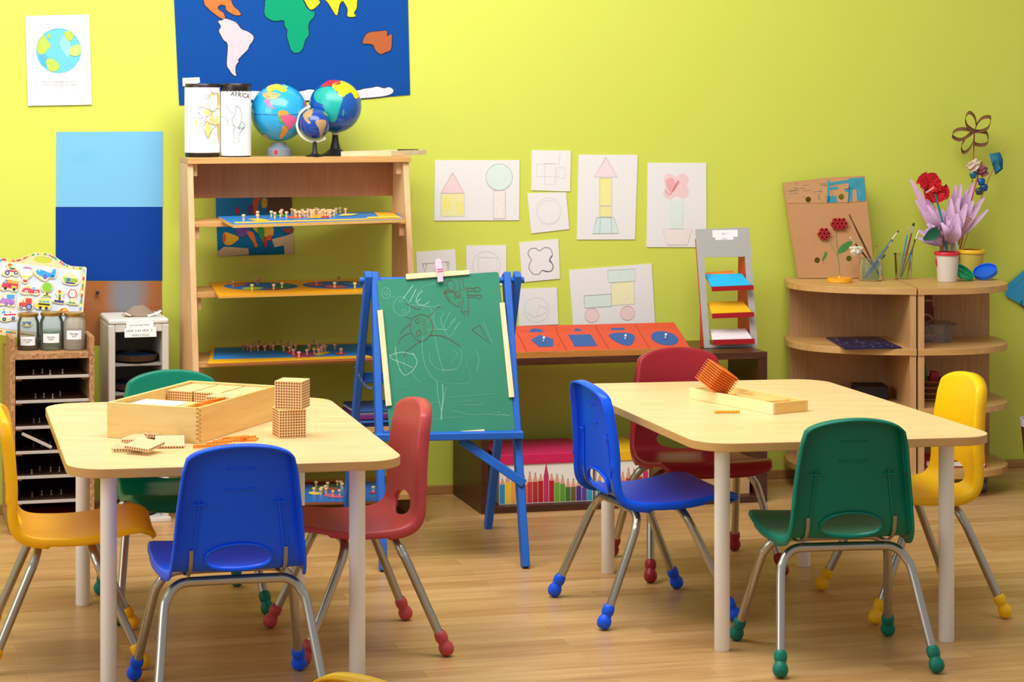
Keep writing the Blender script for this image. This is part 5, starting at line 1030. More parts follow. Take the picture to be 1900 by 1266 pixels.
MK = [('c', CW, Q(290, 240, 310, 232, 338, 255, 335, 290, 310, 305, 285, 285, 285, 250), 1), ('c', CW, Q(300, 262, 315, 255, 325, 275, 305, 280, 300, 262), .8), ('c', CW, Q(338, 285, 355, 295, 370, 290), .7),
      ('c', CW, Q(400, 290, 365, 330, 365, 380, 400, 415, 440, 415, 470, 385, 465, 340, 440, 300, 400, 292), 1), ('c', CW, Q(402, 315, 418, 312, 420, 328, 404, 328, 402, 315), .8), ('c', CW, Q(418, 385, 438, 378, 448, 395, 428, 405, 418, 388), .8),
      ('l', CW2, Q(425, 308, 495, 215), 1.3), ('l', CW2, Q(470, 330, 515, 240), 1.3), ('c', CW2, Q(560, 250, 525, 285, 512, 330), 1.3), ('c', CW2, Q(545, 305, 520, 335, 560, 350, 605, 325), 1.2), ('c', CW, Q(470, 350, 540, 352, 610, 358, 680, 350), 1), ('c', CW, Q(640, 200, 560, 230, 500, 300), .7),
      ('c', CW, Q(545, 385, 575, 360, 610, 370, 620, 420, 590, 460), .9), ('c', CW, Q(650, 360, 630, 430, 650, 500, 720, 510, 780, 440), 1), ('c', CW, Q(700, 400, 680, 440, 690, 500), 1), ('c', CW, Q(745, 395, 720, 440, 700, 500, 740, 560, 800, 470), 1), ('l', CW, Q(780, 430, 740, 480), 1), ('l', CW, Q(815, 460, 770, 510), 1), ('c', CW, Q(590, 515, 680, 510, 720, 520), 1),
      ('c', CW2, Q(375, 628, 385, 720, 410, 790, 440, 820, 490, 790, 520, 730, 490, 670), 1.2), ('c', CW2, Q(335, 688, 420, 665, 505, 685), 1.2), ('c', CW2, Q(335, 690, 360, 715, 430, 740, 490, 770), 1.1), ('l', CW, Q(372, 660, 405, 790), 1), ('c', CW, Q(480, 790, 510, 840, 550, 870), .8), ('c', CW, Q(330, 640, 345, 632), .8),
      ('c', CW, Q(560, 560, 555, 640, 570, 740, 610, 820, 650, 860), 1.1), ('c', CW, Q(640, 560, 655, 640, 680, 740, 700, 800), 1.1), ('c', CW, Q(610, 660, 605, 720, 650, 775, 720, 790, 790, 770, 820, 710, 815, 650), .9), ('c', CW, Q(690, 780, 720, 785, 790, 780), 1), ('c', CW, Q(760, 650, 790, 680, 750, 740), .8), ('c', CW, Q(920, 655, 935, 720, 920, 800), 1), ('l', CW, Q(965, 460, 1025, 605), .9),
      ('c', CW, Q(655, 850, 660, 950, 680, 1050, 690, 1125), 1.3), ('c', CW2, Q(690, 880, 695, 960, 685, 1060, 680, 1120), 1.3), ('c', CW, Q(720, 900, 700, 980, 690, 1060), 1), ('c', CW, Q(660, 860, 760, 880, 900, 870), .7), ('c', CW, Q(760, 1060, 880, 1085, 1000, 1085, 1140, 1090), 1), ('c', CW, Q(820, 1020, 950, 1020, 970, 1000), .8), ('c', CW, Q(720, 970, 860, 960, 1040, 945), .7), ('c', CW, Q(740, 990, 800, 1000, 900, 990), .6), ('c', CW, Q(600, 1130, 700, 1110, 820, 1100), .8),
      ('c', CW, Q(1030, 1075, 1080, 1070, 1060, 1090, 1110, 1080, 1100, 1100, 1150, 1085), .9), ('c', CW, Q(430, 690, 435, 760, 450, 800), .7), ('c', CW, Q(580, 1010, 640, 1005, 700, 1015), .7), ('c', CW, Q(400, 905, 430, 900, 460, 910), .6), ('c', CW, Q(850, 730, 880, 830, 870, 870), .6),
      # brown drawings
      ('c', CR_, Q(545, 410, 490, 435, 474, 490, 490, 550, 545, 592, 600, 560, 625, 500, 600, 430, 545, 410), 1.2), ('c', CR_, Q(505, 455, 530, 432, 540, 450, 520, 472, 505, 455), 1), ('c', CR_, Q(515, 530, 540, 515, 545, 540, 520, 558, 515, 530), 1),
      ('l', CO, Q(560, 435, 575, 445, 558, 455, 580, 465, 560, 475, 582, 488, 562, 500, 584, 512, 566, 522, 584, 535, 570, 548), 1.3), ('c', CR_, Q(550, 375, 510, 372, 470, 350, 445, 335), 1.3), ('c', CR_, Q(605, 425, 630, 395, 660, 362, 680, 360), 1.2), ('c', CR_, Q(480, 440, 460, 432, 445, 430), 1.1), ('c', CR_, Q(475, 475, 440, 500, 405, 540), 1.1), ('c', CR_, Q(475, 535, 430, 555, 405, 580, 392, 608), 1.2), ('c', CR_, Q(550, 590, 500, 620, 450, 660, 430, 700), 1.2), ('c', CR_, Q(600, 552, 680, 555, 750, 585, 810, 625), 1.3),
      ('c', CR_, Q(720, 190, 745, 180, 772, 210, 765, 250, 730, 240, 720, 195), 1.2), ('l', CR_, Q(800, 175, 810, 250, 838, 248, 825, 170), 1.1), ('l', CR_, Q(805, 255, 812, 300, 830, 300, 815, 390, 865, 390, 862, 290, 850, 235), 1.2), ('l', CR_, Q(850, 235, 905, 235), 1.2), ('l', CR_, Q(855, 255, 905, 252), 1), ('l', CR_, Q(860, 280, 915, 285), 1.2), ('l', CR_, Q(862, 297, 920, 295), 1),
      ('c', CR_, Q(905, 232, 935, 230, 942, 250, 912, 260, 908, 235), 1.1), ('c', CR_, Q(915, 285, 945, 280, 950, 298, 920, 305), 1.1), ('l', CR_, Q(815, 390, 820, 400, 830, 392, 838, 430, 845, 392, 855, 425, 862, 392, 868, 420), 1.2), ('c', CR_, Q(772, 265, 790, 255, 800, 285, 775, 300, 772, 268), 1.1), ('c', CR_, Q(700, 260, 720, 300, 760, 340, 800, 360, 800, 320), 1.1), ('l', CR_, Q(700, 262, 715, 258, 702, 275, 722, 272, 708, 292, 730, 286, 718, 308, 740, 300, 730, 325), 1.2), ('c', CR_, Q(730, 240, 700, 265, 760, 260, 800, 300), 1),
      ('l', CR_, Q(888, 513, 938, 482, 1010, 608, 888, 513), 1.2)]
draw(b, cbp, [(m_[0], m_[1], q(*[c_ for p in m_[2] for c_ in p]), m_[3] * .8) for m_ in MK], mats, key, .000012, .0003)
obj('board', b, mats, cb, sharp=30)
def strip(*p, z=.001, t_=.006): return obj('wooden_strip', B().poly(bq(*p), z, z + t_), PINE, cb, bev=.0012)
strip(443, 143, 868, 116, 872, 146, 447, 180); strip(252, 388, 288, 383, 349, 1026, 310, 1031); strip(1072, 337, 1106, 333, 1172, 970, 1136, 973); strip(445, 1228, 970, 1186, 973, 1204, 448, 1246, z=.002)
cp = empty('clothespin', 'pink wooden clothespin clipped to the top of the chalkboard', 'clothespin', mat=cbp.mat())
PKM = paint('#efb3c4', .5)
b = B().poly(bq(638, 75, 645, 48, 668, 42, 680, 55, 684, 90, 690, 130, 693, 198, 655, 202, 652, 150, 640, 100), .0075, .0135); obj('front_jaw', b, PKM, cp, bev=.0012)
b = B().poly(bq(642, 75, 648, 40, 672, 34, 684, 50, 688, 90, 694, 130, 696, 150, 656, 150, 644, 100), -.016, -.008); obj('back_jaw', b, PKM, cp, bev=.0012)
b = B(); y0_ = bq(652, 118)[0]; y1_ = bq(690, 112)[0]; b.tube([(y0_[0], y0_[1], .014), (y1_[0], y1_[1], .014)], .0016, 8); b.tube([(y0_[0], y0_[1] - .006, .014), (y1_[0], y1_[1] - .006, .014)], .0016, 8); b.tube([((y0_[0] + y1_[0]) / 2, y0_[1] + .002, -.008), ((y0_[0] + y1_[0]) / 2, y0_[1] + .002, .008)], .003, 8); obj('spring', b, paint('#d0708a', .4, .3), cp)

# ================================================================ corner shelves with things on them
sb = at_z(1654, 515.4, .658); sf = at_z(1700.6, 535, .658); SZ = .658
dv = (sf - sb).normalized(); DEP = (sf - sb).length; lv = V((dv.y, -dv.x, 0)); yawc = math.atan2(-lv.y, -lv.x)
# local frame: x to the right, y into the room's wall; origin at the back seam corner on the floor
cm = V((sb.x, sb.y, 0))
def shelf_pts(sg, w_, ext=0):
    out = [(0, 0), (0, -DEP)]
    for i in range(19):
        a = math.pi / 2 * i / 18; out.append((sg * (w_ * math.sin(a) ** .95), -.12 - (DEP - .12) * math.cos(a) ** .85))
    out.append((sg * w_ * .97, 0)); return out
def corner_unit(sg, w_, off, label):
    t = empty('corner_shelf', label, 'shelf unit', cm + V((off * math.cos(yawc), off * math.sin(yawc), 0)), yawc, 'rounded corner shelves')
    zs_ = [.085, .285, .470, SZ]
    for i, z in enumerate(zs_): obj('shelf', B().poly(shelf_pts(sg, w_), z - .021, z), CABT, t, bev=.0015)
    for i in range(3):
        a, c_ = zs_[i], zs_[i + 1] - .021
        x0, x1 = (0, .019) if sg > 0 else (-.019, 0)
        obj('side_panel', B().box(x0, x1, -DEP + .005, -.002, a, c_), CABW, t)
        x0, x1 = (.019, w_ * .93) if sg > 0 else (-w_ * .93, -.019)
        obj('back_panel', B().box(x0, x1, -.02, -.002, a, c_), CABW, t)
    for (x, y) in ((.05, -.06), (.05, -DEP + .06), (w_ * .82, -.08), (w_ * .72, -.22)):
        obj('caster', B().tube([(sg * x - .009, y, .0225), (sg * x + .009, y, .0225)], .0215, 16).box(sg * x - .012, sg * x + .012, y - .012, y + .012, .04, .064), paint('#6a655c', .4), t)
    return t
corner_unit(-1, .360, 0, 'left rounded corner shelf unit, under the cardboard picture and brush jar')
corner_unit(1, .330, .006, 'right rounded corner shelf unit, behind the yellow chair')
CI = M.Translation(cm) @ M.Rotation(yawc, 4, 'Z')
def on(px, py, z): return at_z(px, py, z)

# cardboard picture with pasta flowers
q = zoom(1420, 190, 3.9562); f0 = at_z(1545, 517, SZ + .0005)
f0.y -= .0; ln = R(10); cpl = PL(V((f0.x, f0.y - .0, SZ + .001)), V((1, .03, 0)), ZA * math.cos(ln) + V((0, 1, 0)) * math.sin(ln) * 1.0)
kq = lambda *p: [cpl.uv(*a) for a in q(*p)]
cd = empty('cardboard_picture', 'torn brown cardboard with two red pasta flowers leaning behind the brush jar', 'picture', mat=cpl.mat())
hs_ = [[cpl.uv(*p) for p in circ(*q(x, y)[0], 5.4, 18)] for x, y in ((314, 715), (557, 695), (380, 1160), (613, 1147))]
bl_, br_ = kq(238, 1290)[0], kq(795, 1288)[0]
outer = kq(125, 592, 300, 572, 480, 552, 620, 545, 728, 538, 745, 725, 755, 820, 775, 1000, 790, 1160) + [(br_[0], .001), (bl_[0], .001)] + kq(225, 1200, 190, 1000, 150, 745)
vs, fs = holed(outer, hs_, -.0025, .0025); obj('board', B().add(vs, fs), paint('#bd8a58', .85, var=.05, bump=.1, scale=50), cd)
b = B(); mats = [paint('#c08f5e', .85), paint('#2f8fa0', .7, var=.3, scale=60), paint('#4a3a50', .8)]
flap = kq(132, 602, 300, 582, 480, 562, 620, 553, 722, 546, 738, 725, 600, 735, 440, 740, 155, 742)
fl_h = hs_[:2]; vs, fs = holed(flap, fl_h, .0026, .0042); b.add(vs, fs, 0)
rnd2 = random.Random(9)
b.poly(kq(610, 560, 722, 550, 737, 722, 690, 728, 690, 640, 640, 640, 635, 730, 605, 730), .0046, None, 1); 
for pts in (kq(455, 575, 470, 572, 472, 735, 450, 738), kq(450, 690, 520, 688, 525, 736, 450, 738), kq(470, 590, 610, 570, 610, 592, 470, 612), kq(470, 625, 530, 618, 530, 640, 470, 646), kq(585, 640, 640, 620, 640, 650, 585, 660), kq(660, 570, 680, 568, 690, 725, 672, 726)): b.poly(pts, .0048, None, 1)
for i in range(26):
    x = rnd2.uniform(160, 430); y = rnd2.uniform(600, 730)
    if abs(x - 314) < 40 and abs(y - 715) < 40: continue
    L_ = rnd2.uniform(20, 90)
    pa = (x, y, x + L_, y - L_ * .08) if i % 3 else (x + 200, y, x + 205, min(738, y + 40)); b.stroke(kq(*pa), .0008, .0047, 2)
b.stroke(kq(575, 640, 640, 632), .002, .005, 2); b.stroke(kq(615, 610, 612, 690, 605, 740), .0025, .005, 2); obj('painted_flap', b, mats, cd)
GRN = paint('#3f7d30', .7); STM = paint('#5d7a3a', .8)
for (x, y, nn, lb) in ((536, 895, 10, 'larger red pasta flower'), (425, 968, 8, 'smaller red pasta flower')):
    b = B(); cx_, cy_ = kq(x, y)[0]; rr3_ = .0068
    spots = [(0, 0)] + [(2.05 * rr3_ * math.cos(R(60 * i)), 2.05 * rr3_ * math.sin(R(60 * i))) for i in range(6)]
    if nn > 8: spots = [((i - (n_ - 1) / 2) * 2.05 * rr3_, k_ * 1.8 * rr3_) for k_, n_ in ((-1, 3), (0, 4), (1, 3)) for i in range(n_)]
    for (dx, dy) in spots:
        b.lathe([(rr3_ * .55, .004), (rr3_ * .55, .018), (rr3_ * .98, .018), (rr3_, .016), (rr3_ * .98, .004)], 14, 0, M.Translation((cx_ + dx, cy_ + dy, 0)))
    o = obj('flower_head', b, paint('#b5141c', .6), cd); o['label'] = lb
b = B(); b.stroke(kq(520, 950, 525, 1050, 535, 1150, 548, 1290), .0022, .0028); b.stroke(kq(435, 1090, 425, 1190), .0018, .0028); b.stroke(kq(480, 1040, 500, 1080, 530, 1130), .0016, .0028); obj('stem', b, STM, cd)
for pts in (kq(535, 1110, 540, 1070, 580, 1035, 632, 1018, 628, 1050, 590, 1090), kq(415, 1165, 425, 1130, 450, 1095, 448, 1130)): obj('leaf', B().poly([tuple(p)[:2] for p in catmull([V((*p, 0)) for p in pts], 4, True)], .0028, .0036), GRN, cd)

# pot lids
def pot_lid(c, label, loc, rot=(0, 0, 0), spokes=True, r=.033, parent=None):
    t = empty('pot_lid', label, 'lid', loc, 0, 'paint pot lids'); t.rotation_euler = rot
    mt = paint(c, .4, var=.03)
    obj('disc', B().lathe([(.0001, .004), (r * .93, .004), (r * .95, .011), (r, .012), (r, .0), (r * .97, -.001), (.0001, -.0005)], 32), mt, t)
    if spokes:
        b = B()
        for a in (0, 90): b.box(-r * .93, r * .93, -.0012, .0012, .003, .008, 0, M.Rotation(R(a), 4, 'Z'))
        obj('cross_rib', b, mt, t)
        obj('spout', B().lathe([(.004, -.014), (.009, -.014), (.012, -.001), (.011, .0), (.007, -.001)], 18), mt, t)
    return t
p = on(1558, 524, SZ); pot_lid('#f2a81a', 'orange lid lying upturned on the left corner shelf unit', p + V((0, 0, .0016)), (0, 0, .4), False, .0385)
o = obj('cone', B(), paint('#f2a81a')) if 0 else None
t = bpy.data.objects[-1] if 0 else None
pl_ = [o for o in COL.objects if o.name.startswith('pot_lid')][-1]
b = B()
for a in (10, 75, 140): b.bar((-.036 * math.cos(R(a)), -.036 * math.sin(R(a)), .009), (.036 * math.cos(R(a)), .036 * math.sin(R(a)), .009), .005, .006, (0, 0, 1))
obj('spoke', b, paint('#f2a81a', .4), pl_); obj('spout', B().lathe([(.004, .004), (.008, .004), (.004, .02), (.002, .02)], 14), paint('#f2a81a', .4), pl_)
p = on(1788, 521, SZ); pot_lid('#149a62', 'green lid propped at an angle in front of the red-rimmed cup', p + V((-.002, 0, .021)), (R(28), R(30), 0), True, .034)
p = on(1826, 519, SZ); pot_lid('#0a63d6', 'blue lid propped on edge on the right corner shelf unit', p + V((.004, -.004, .0215)), (R(24), R(-22), 0), False, .0385)

def brush(label, p0, p1, c, ferr='#b9b4ac', tip='#3a2a1c', r=.0019, fl=.028, bl=.014, tipr=None):
    t = empty('paint_brush', label, 'brush', p0, 0, 'paint brushes in the jars'); d = (V(p1) - V(p0)); L_ = d.length; t.rotation_mode = 'QUATERNION'; t.rotation_quaternion = d.to_track_quat('Z', 'Y')
    h0 = L_ - fl - bl
    obj('handle', B().lathe([(.0001, 0), (r * .5, .001), (r * 1.0, h0 * .35), (r * 1.35, h0 * .8), (r * 1.0, h0), (.0001, h0)], 8), paint(c, .4), t)
    obj('ferrule', B().lathe([(.0001, h0 - .001), (r * 1.08, h0 - .001), (r * .95, h0 + fl * .6), (r * 1.1, h0 + fl), (.0001, h0 + fl)], 8), paint(ferr, .25, .8), t)
    tr_ = tipr or r * 1.1
    obj('bristles', B().lathe([(.0001, h0 + fl - .001), (r, h0 + fl - .001), (tr_, h0 + fl + bl * .4), (tr_ * .6, h0 + fl + bl * .8), (.0001, L_)], 8), paint(tip, .8), t)
def container(name, label, cat, px, pyb, rpx, hpx, mt, prof, z=SZ, wet=None):
    c = on(px, pyb, z); s = c.y / F; r = rpx * s; h = hpx * s; t = empty(name, label, cat, c + V((0, r, .0006)), 0)
    obj('wall', B().lathe([(a * r, b_ * h) for a, b_ in prof], 28), mt, t); return t, c + V((0, r, .0006)), r, h, s
t, c, r, h, s = container('brush_jar', 'short round glass jar holding paint brushes in front of the cardboard', 'jar', 1620, 523, 22.5, 42, glass('#dcecd0', .91), [(.0001, .02), (.85, .0), (.98, .06), (1, .2), (1, .72), (.93, .80), (.93, 1), (.97, 1.02)])
GC = c
def inj(px, py, dy=0): q_ = P(px, py, GC.y + dy); return q_
zf = SZ + .005
def br_set(rows):
    for (lb, b0, b1, dy, col, fe, tp, r_, kw) in rows:
        p0 = inj(b0[0], b0[1], -dy * .8); p0.z = max(p0.z, zf); brush(lb, p0, inj(b1[0], b1[1], dy), col, fe, tp, r_, **kw)
br_set([('long brown brush leaning far left in the glass jar', (1634, 519), (1575, 397), .012, '#4a2a16', '#8a6a3a', '#6a4020', .0024, dict(fl=.03, bl=.012)),
        ('brush with white metal ferrule leaning left in the glass jar', (1638, 516), (1577, 440), -.006, '#3a2a20', '#e8e4da', '#efe9da', .0022, dict(fl=.022, bl=.004)),
        ('teal brush with silver ferrule leaning right in the glass jar', (1602, 516), (1668, 427), .006, '#2a6f8a', '#dcd8d0', '#5a3a22', .0024, dict(fl=.026, bl=.01)),
        ('thin brown brush leaning right in the glass jar', (1606, 514), (1657, 446), -.008, '#7a5a30', '#c9a860', '#4a3018', .0017, dict(fl=.016, bl=.006)),
        ('short blue brush leaning right in the glass jar', (1604, 518), (1643, 472), .012, '#1f5fb8', '#2a6fc8', '#1f5fb8', .0028, dict(fl=.008, bl=.012)),
        ('thin yellow brush standing in the glass jar', (1616, 517), (1627, 455), -.012, '#c99a2a', '#e0c060', '#3a2a1a', .0013, dict(fl=.012, bl=.006))])
# white paper scrap caught in the jar
vs, fs = crumple([(.004, -.016), (.013, -.012), (.019, -.002), (.016, .007), (.021, .012), (.010, .015), (.0001, .010)], .28, 16)
o = obj('paper_scrap', B().add(vs, fs), paint('#d9cfb8', .8), sharp=15); o.location = inj(1588, 467, -.012); tag(o, 'crumpled white paper scrap stuck among the brushes of the glass jar', 'paper')
t, c, r, h, s = container('brush_cup', 'tall clear plastic cup holding thin paint brushes, behind the gap between the shelf units', 'cup', 1680, 519, 17, 47, glass('#eeeec8', .95), [(.0001, .01), (.84, 0), (.86, .02), (1, 1), (1.03, 1.0), (1.0, .97)])
GC = c
br_set([('brush with a round black tip in the plastic cup', (1672, 513), (1696, 413), 0, '#8a3a5a', '#d8d4cc', '#12281a', .0026, dict(fl=.022, bl=.012, tipr=.0042)),
        ('teal brush in the plastic cup, its thin tip up', (1669, 512), (1686, 421), .006, '#2a8fa0', '#c9c4b8', '#c9b48a', .0020, dict(fl=.018, bl=.008)),
        ('grey brush with white tip leaning right in the plastic cup', (1673, 514), (1705, 428), -.006, '#5a6a6a', '#e6e2d8', '#e6e0d0', .0019, dict(fl=.022, bl=.006)),
        ('purple brush in the plastic cup', (1671, 515), (1690, 438), .009, '#8a3f78', '#a05a8a', '#6a2a4a', .0026, dict(fl=.008, bl=.006)),
        ('brown brush with yellow ferrule in the plastic cup', (1683, 514), (1697, 444), -.010, '#6a5a3a', '#d8b040', '#3a2a1a', .0018, dict(fl=.012, bl=.006))])
# vase behind the cups
vb = on(1759, 512, SZ); sv = vb.y / F; t = empty('flower_vase', 'clear glass vase full of paper flowers behind the red-rimmed cup', 'vase', vb, 0)
obj('wall', B().lathe([(.0001, .002), (.034, 0), (.037, .004), (.037, .095), (.033, .108), (.031, .122), (.033, .128)], 30), glass('#e8ecc8', .90), t)
GC = V((vb.x, vb.y, 0))
def cup(label, px, pyb, rt, hpx, body, rim, rimh, nm='paint_cup'):
    c = on(px, pyb, SZ); s = c.y / F; r = rt * s; h = hpx * s; t = empty(nm, label, 'cup', c + V((0, r * .8, .0006)), 0, 'lidded paint cups')
    obj('cup_body', B().lathe([(.0001, 0), (r * .80, 0), (r * .82, .002), (r * .96, h - rimh), (.0001, h - rimh)], 30), body, t)
    obj('rim', B().lathe([(r * .8, h), (r * 1.06, h), (r * 1.09, h - .003), (r * 1.07, h - rimh), (r * .96, h - rimh), (r * .8, h - rimh * .5)], 30), paint(rim, .4), t)
    return t
t = cup('cloudy white cup with a red rim at the front of the right corner shelf unit', 1762, 524, 22, 55, paint('#d6ccbc', .4, var=.03), '#cf2433', .010)
obj('drip', B().tube([(-.036, -.004, .075), (-.0365, -.006, .06), (-.035, -.006, .045)], [.004, .005, .001], 8, 0, None, True, .5), paint('#cf2433', .4), t)
cup('cloudy yellow cup with a yellow rim, right of the red-rimmed one', 1808, 515, 23, 50, paint('#c9b04a', .35, var=.03), '#f2bd18', .011)

# flowers in the vase
def V3(px, py, dy=0): return P(px, py, GC.y + dy)
def stem(parent, pts, r, mt): return obj('stem', B().tube(catmull(pts, 6), r, 8), mt, parent)
base = lambda dx=0: V((GC.x + dx, GC.y, SZ + .006))
q = zoom(1420, 190, 3.9562)
def petal_strip(b, p0, p1, w_, bend, m=0, n=8, tw=0):
    p0, p1 = V(p0), V(p1); d = p1 - p0; sd = d.cross(V((0, -1, 0))).normalized()
    vs = []
    for i in range(n + 1):
        t_ = i / n; c_ = p0.lerp(p1, t_) + V((0, -1, 0)) * (bend * math.sin(math.pi * t_ * .9)) + sd * (tw * t_ * t_); w2 = w_ * (.35 + 1.0 * math.sin(math.pi * min(1, .12 + t_ * .9))) * .5
        k = V((0, -1, 0)) * (w2 * .35); vs += [c_ - sd * w2 + k, c_, c_ + sd * w2 + k]
    fs = []
    for i in range(n): fs += [(3 * i, 3 * i + 1, 3 * i + 4, 3 * i + 3), (3 * i + 1, 3 * i + 2, 3 * i + 5, 3 * i + 4)]
    b.add(vs, fs, m)
rf = empty('fabric_flower', 'big red fabric carnation on a teal stem, front of the vase', 'flower', base(-.005), 0)
fc = V3(1732, 348, -.07); il = M.Translation(rf.location).inverted()
stem(rf, [il @ base(-.005), il @ V3(1757, 468, -.03), il @ V3(1749, 415, -.072), il @ V3(1735, 360, -.080)], .0032, paint('#1f7a86', .5))
b = B(); rr4 = random.Random(4)
for k in range(34):
    a = rr4.uniform(0, 2 * math.pi); el = rr4.uniform(-1, 1); ctr = il @ (fc + V((.010 * rr4.uniform(-1, 1) + (.008 if k % 2 else -.008), rr4.uniform(-.006, .012), (-.016 if k % 2 else .014))))
    d = V((math.cos(a), -.35 * rr4.random(), math.sin(a))).normalized(); up_ = d.cross(V((0, 1, 0))).normalized(); R_ = rr4.uniform(.024, .036); vs = []; nn = 9
    vs.append(ctr)
    for j in range(nn + 1):
        t_ = -1 + 2 * j / nn; e = d * (R_ * (1 - .25 * t_ * t_)) + up_ * (R_ * .75 * t_) + V((0, 1, 0)) * (.006 * math.sin(j * 2.6) + rr4.uniform(-.003, .003) - .004); vs.append(ctr + e)
    b.add(vs, [(0, j + 1, j + 2) for j in range(nn)])
obj('petals', b, paint('#d0121a', .8, var=.12, scale=50), rf, sharp=180, fix=False)
b = B(); b.tube([il @ V3(1718, 358, -.105), il @ V3(1733, 348, -.105)], .003, 8); obj('stamen', b, paint('#e0a08a', .6), rf)
PKP = paint('#e0b6d8', .8, var=.08); PKD = paint('#c78cbf', .8)
def lily(label, root_px, strips, dy, bx, mt=PKP):
    t = empty('paper_lily', label, 'flower', base(bx), 0, 'pink paper flowers in the vase'); il = M.Translation(t.location).inverted()
    rp_ = V3(*root_px, dy); stem(t, [il @ base(bx), il @ ((base(bx) + rp_) / 2), il @ rp_], .0035, PKD)
    b = B()
    for (x, y, w_, bd, tw) in strips: petal_strip(b, il @ (rp_ + V((rr4.uniform(-.004, .004), 0, 0))), il @ V3(*q(x, y)[0], dy - bd), w_ * 1.05, bd * .6, 0, 8, tw + rr4.uniform(-.010, .010))
    for k in range(5):
        x, y, w_, bd, tw = rr4.choice(strips); petal_strip(b, il @ rp_, il @ V3(*q(x + rr4.uniform(-70, 70), y + rr4.uniform(-20, 130))[0], dy - bd - .01), w_ * .8, bd, 0, 8, rr4.uniform(-.02, .02))
    obj('petals', b, mt, t, sharp=180, fix=False)
lily('pink paper lily leaning left behind the red carnation', (1742, 440), [(1085, 560, .020, .02, -.01), (1100, 720, .018, .015, 0), (1115, 775, .016, .02, .004), (1180, 800, .022, .03, 0), (1250, 760, .02, .03, 0), (1130, 640, .02, .01, -.006), (1195, 880, .02, .03, 0)], -.01, -.008)
lily('pink paper lily in the middle of the bouquet', (1757, 452), [(1330, 720, .024, .03, 0), (1400, 610, .022, .01, 0), (1395, 700, .024, .035, .004), (1460, 740, .026, .04, 0), (1330, 830, .024, .04, 0), (1300, 780, .02, .03, 0), (1420, 820, .03, .045, 0)], -.02, .002)
lily('pink paper lily leaning right with long strips', (1766, 450), [(1440, 600, .022, .0, .004), (1500, 650, .024, .015, 0), (1575, 680, .020, .01, .006), (1550, 770, .018, .02, .004), (1520, 720, .022, .025, 0), (1480, 780, .02, .02, 0), (1530, 590, .022, 0, .004), (1590, 735, .012, .01, .003)], .005, .010)
lily('pale pink paper lily drooping low at the left of the vase', (1752, 452), [(1115, 950, .020, .03, -.004), (1150, 1000, .018, .03, -.004), (1190, 915, .024, .03, 0), (1230, 930, .022, .02, 0)], -.015, -.012, paint('#d9b0d8', .8))
lf = empty('leaf_stem', 'dark green fabric leaf on an orange stalk at the left of the vase', 'leaf', base(-.014), 0); il = M.Translation(lf.location).inverted()
stem(lf, [il @ base(-.014), il @ V3(1749, 462, -.03), il @ V3(1742, 425, -.075)], .0028, paint('#d0703a', .6))
b = B(); petal_strip(b, il @ V3(1741, 425, -.078), il @ V3(1713, 445, -.085), .028, .012, 0, 8, 0); obj('leaf', b, paint('#0f5a38', .6), lf, sharp=180, fix=False)
b = B(); petal_strip(b, il @ V3(1750, 435, -.03), il @ V3(1761, 428, -.04), .016, .006); obj('leaf', b, paint('#0f5a48', .6), lf, sharp=180, fix=False)
# dotted pink paper tube
pd = empty('dotted_flower', 'pink paper roll with dark dots at the right of the bouquet', 'flower', base(.016), 0); il = M.Translation(pd.location).inverted()
stem(pd, [il @ base(.016), il @ V3(1770, 450, -.02), il @ V3(1782, 425, -.025)], .003, PKD)
b = B(); a_, c_ = il @ V3(1779, 430, -.025), il @ V3(1797, 402, -.035); b.tube(catmull([a_, (a_ + c_) / 2, c_], 5), [.004, .006, .008, .0095, .011, .012, .0128, .0132, .0135, .0136, .0138][:11], 16, 0)
ax_ = (c_ - a_).normalized(); s1 = ax_.cross(V((0, 1, 0))).normalized()
for i in range(5):
    for j in range(5):
        t_ = .25 + .17 * i; rr5 = .006 + .0085 * t_; an = R(-75 + 37 * j + (18 if i % 2 else 0)); p = a_.lerp(c_, t_) + s1 * (math.sin(an) * rr5) + V((0, -1, 0)) * (math.cos(an) * rr5); b.ball(p, .0019, 1, 6)
obj('dotted_roll', b, [paint('#efb3ae', .7), paint('#4a2228', .7)], pd)
# cardboard loop flower on a stick
cl_ = empty('cardboard_flower', 'brown flower of five cardboard loops on a long stick, highest in the vase', 'flower', base(.02), 0); il = M.Translation(cl_.location).inverted()
stem(cl_, [il @ base(.02), il @ V3(1775, 470, 0), il @ V3(1800, 370, .02), il @ V3(1806, 290, .02), il @ V3(1808, 242, .02)], .0022, paint('#b8643a', .6))
CARD = paint('#7a4a2a', .85, var=.12); CARD2 = '#7a3f34'
o0 = il @ V3(*q(1535, 212)[0], .015)
for pts in ([(1480, 170), (1470, 110), (1497, 75), (1535, 105), (1548, 170)], [(1560, 150), (1600, 112), (1653, 112), (1640, 180), (1590, 210)], [(1605, 218), (1630, 235), (1635, 290), (1600, 312), (1535, 300)], [(1525, 290), (1490, 350), (1452, 367), (1440, 320), (1480, 250)], [(1500, 240), (1430, 275), (1375, 250), (1390, 210), (1450, 195)]):
    pp = [o0] + [il @ V3(*q(*p)[0], .015) for p in pts] + [o0]; cc_ = catmull(pp, 5); b = B(); vs = []
    for p in cc_: vs += [p + V((-.004, -.012, -.005)), p + V((.004, .012, .005))]
    b.add(vs, [(2 * i, 2 * i + 1, 2 * i + 3, 2 * i + 2) for i in range(len(cc_) - 1)]); o = obj('loop', b, CARD, cl_, sharp=180, fix=False)
    sm = o.modifiers.new('Solidify', 'SOLIDIFY'); sm.thickness = .0014; sm.offset = 0
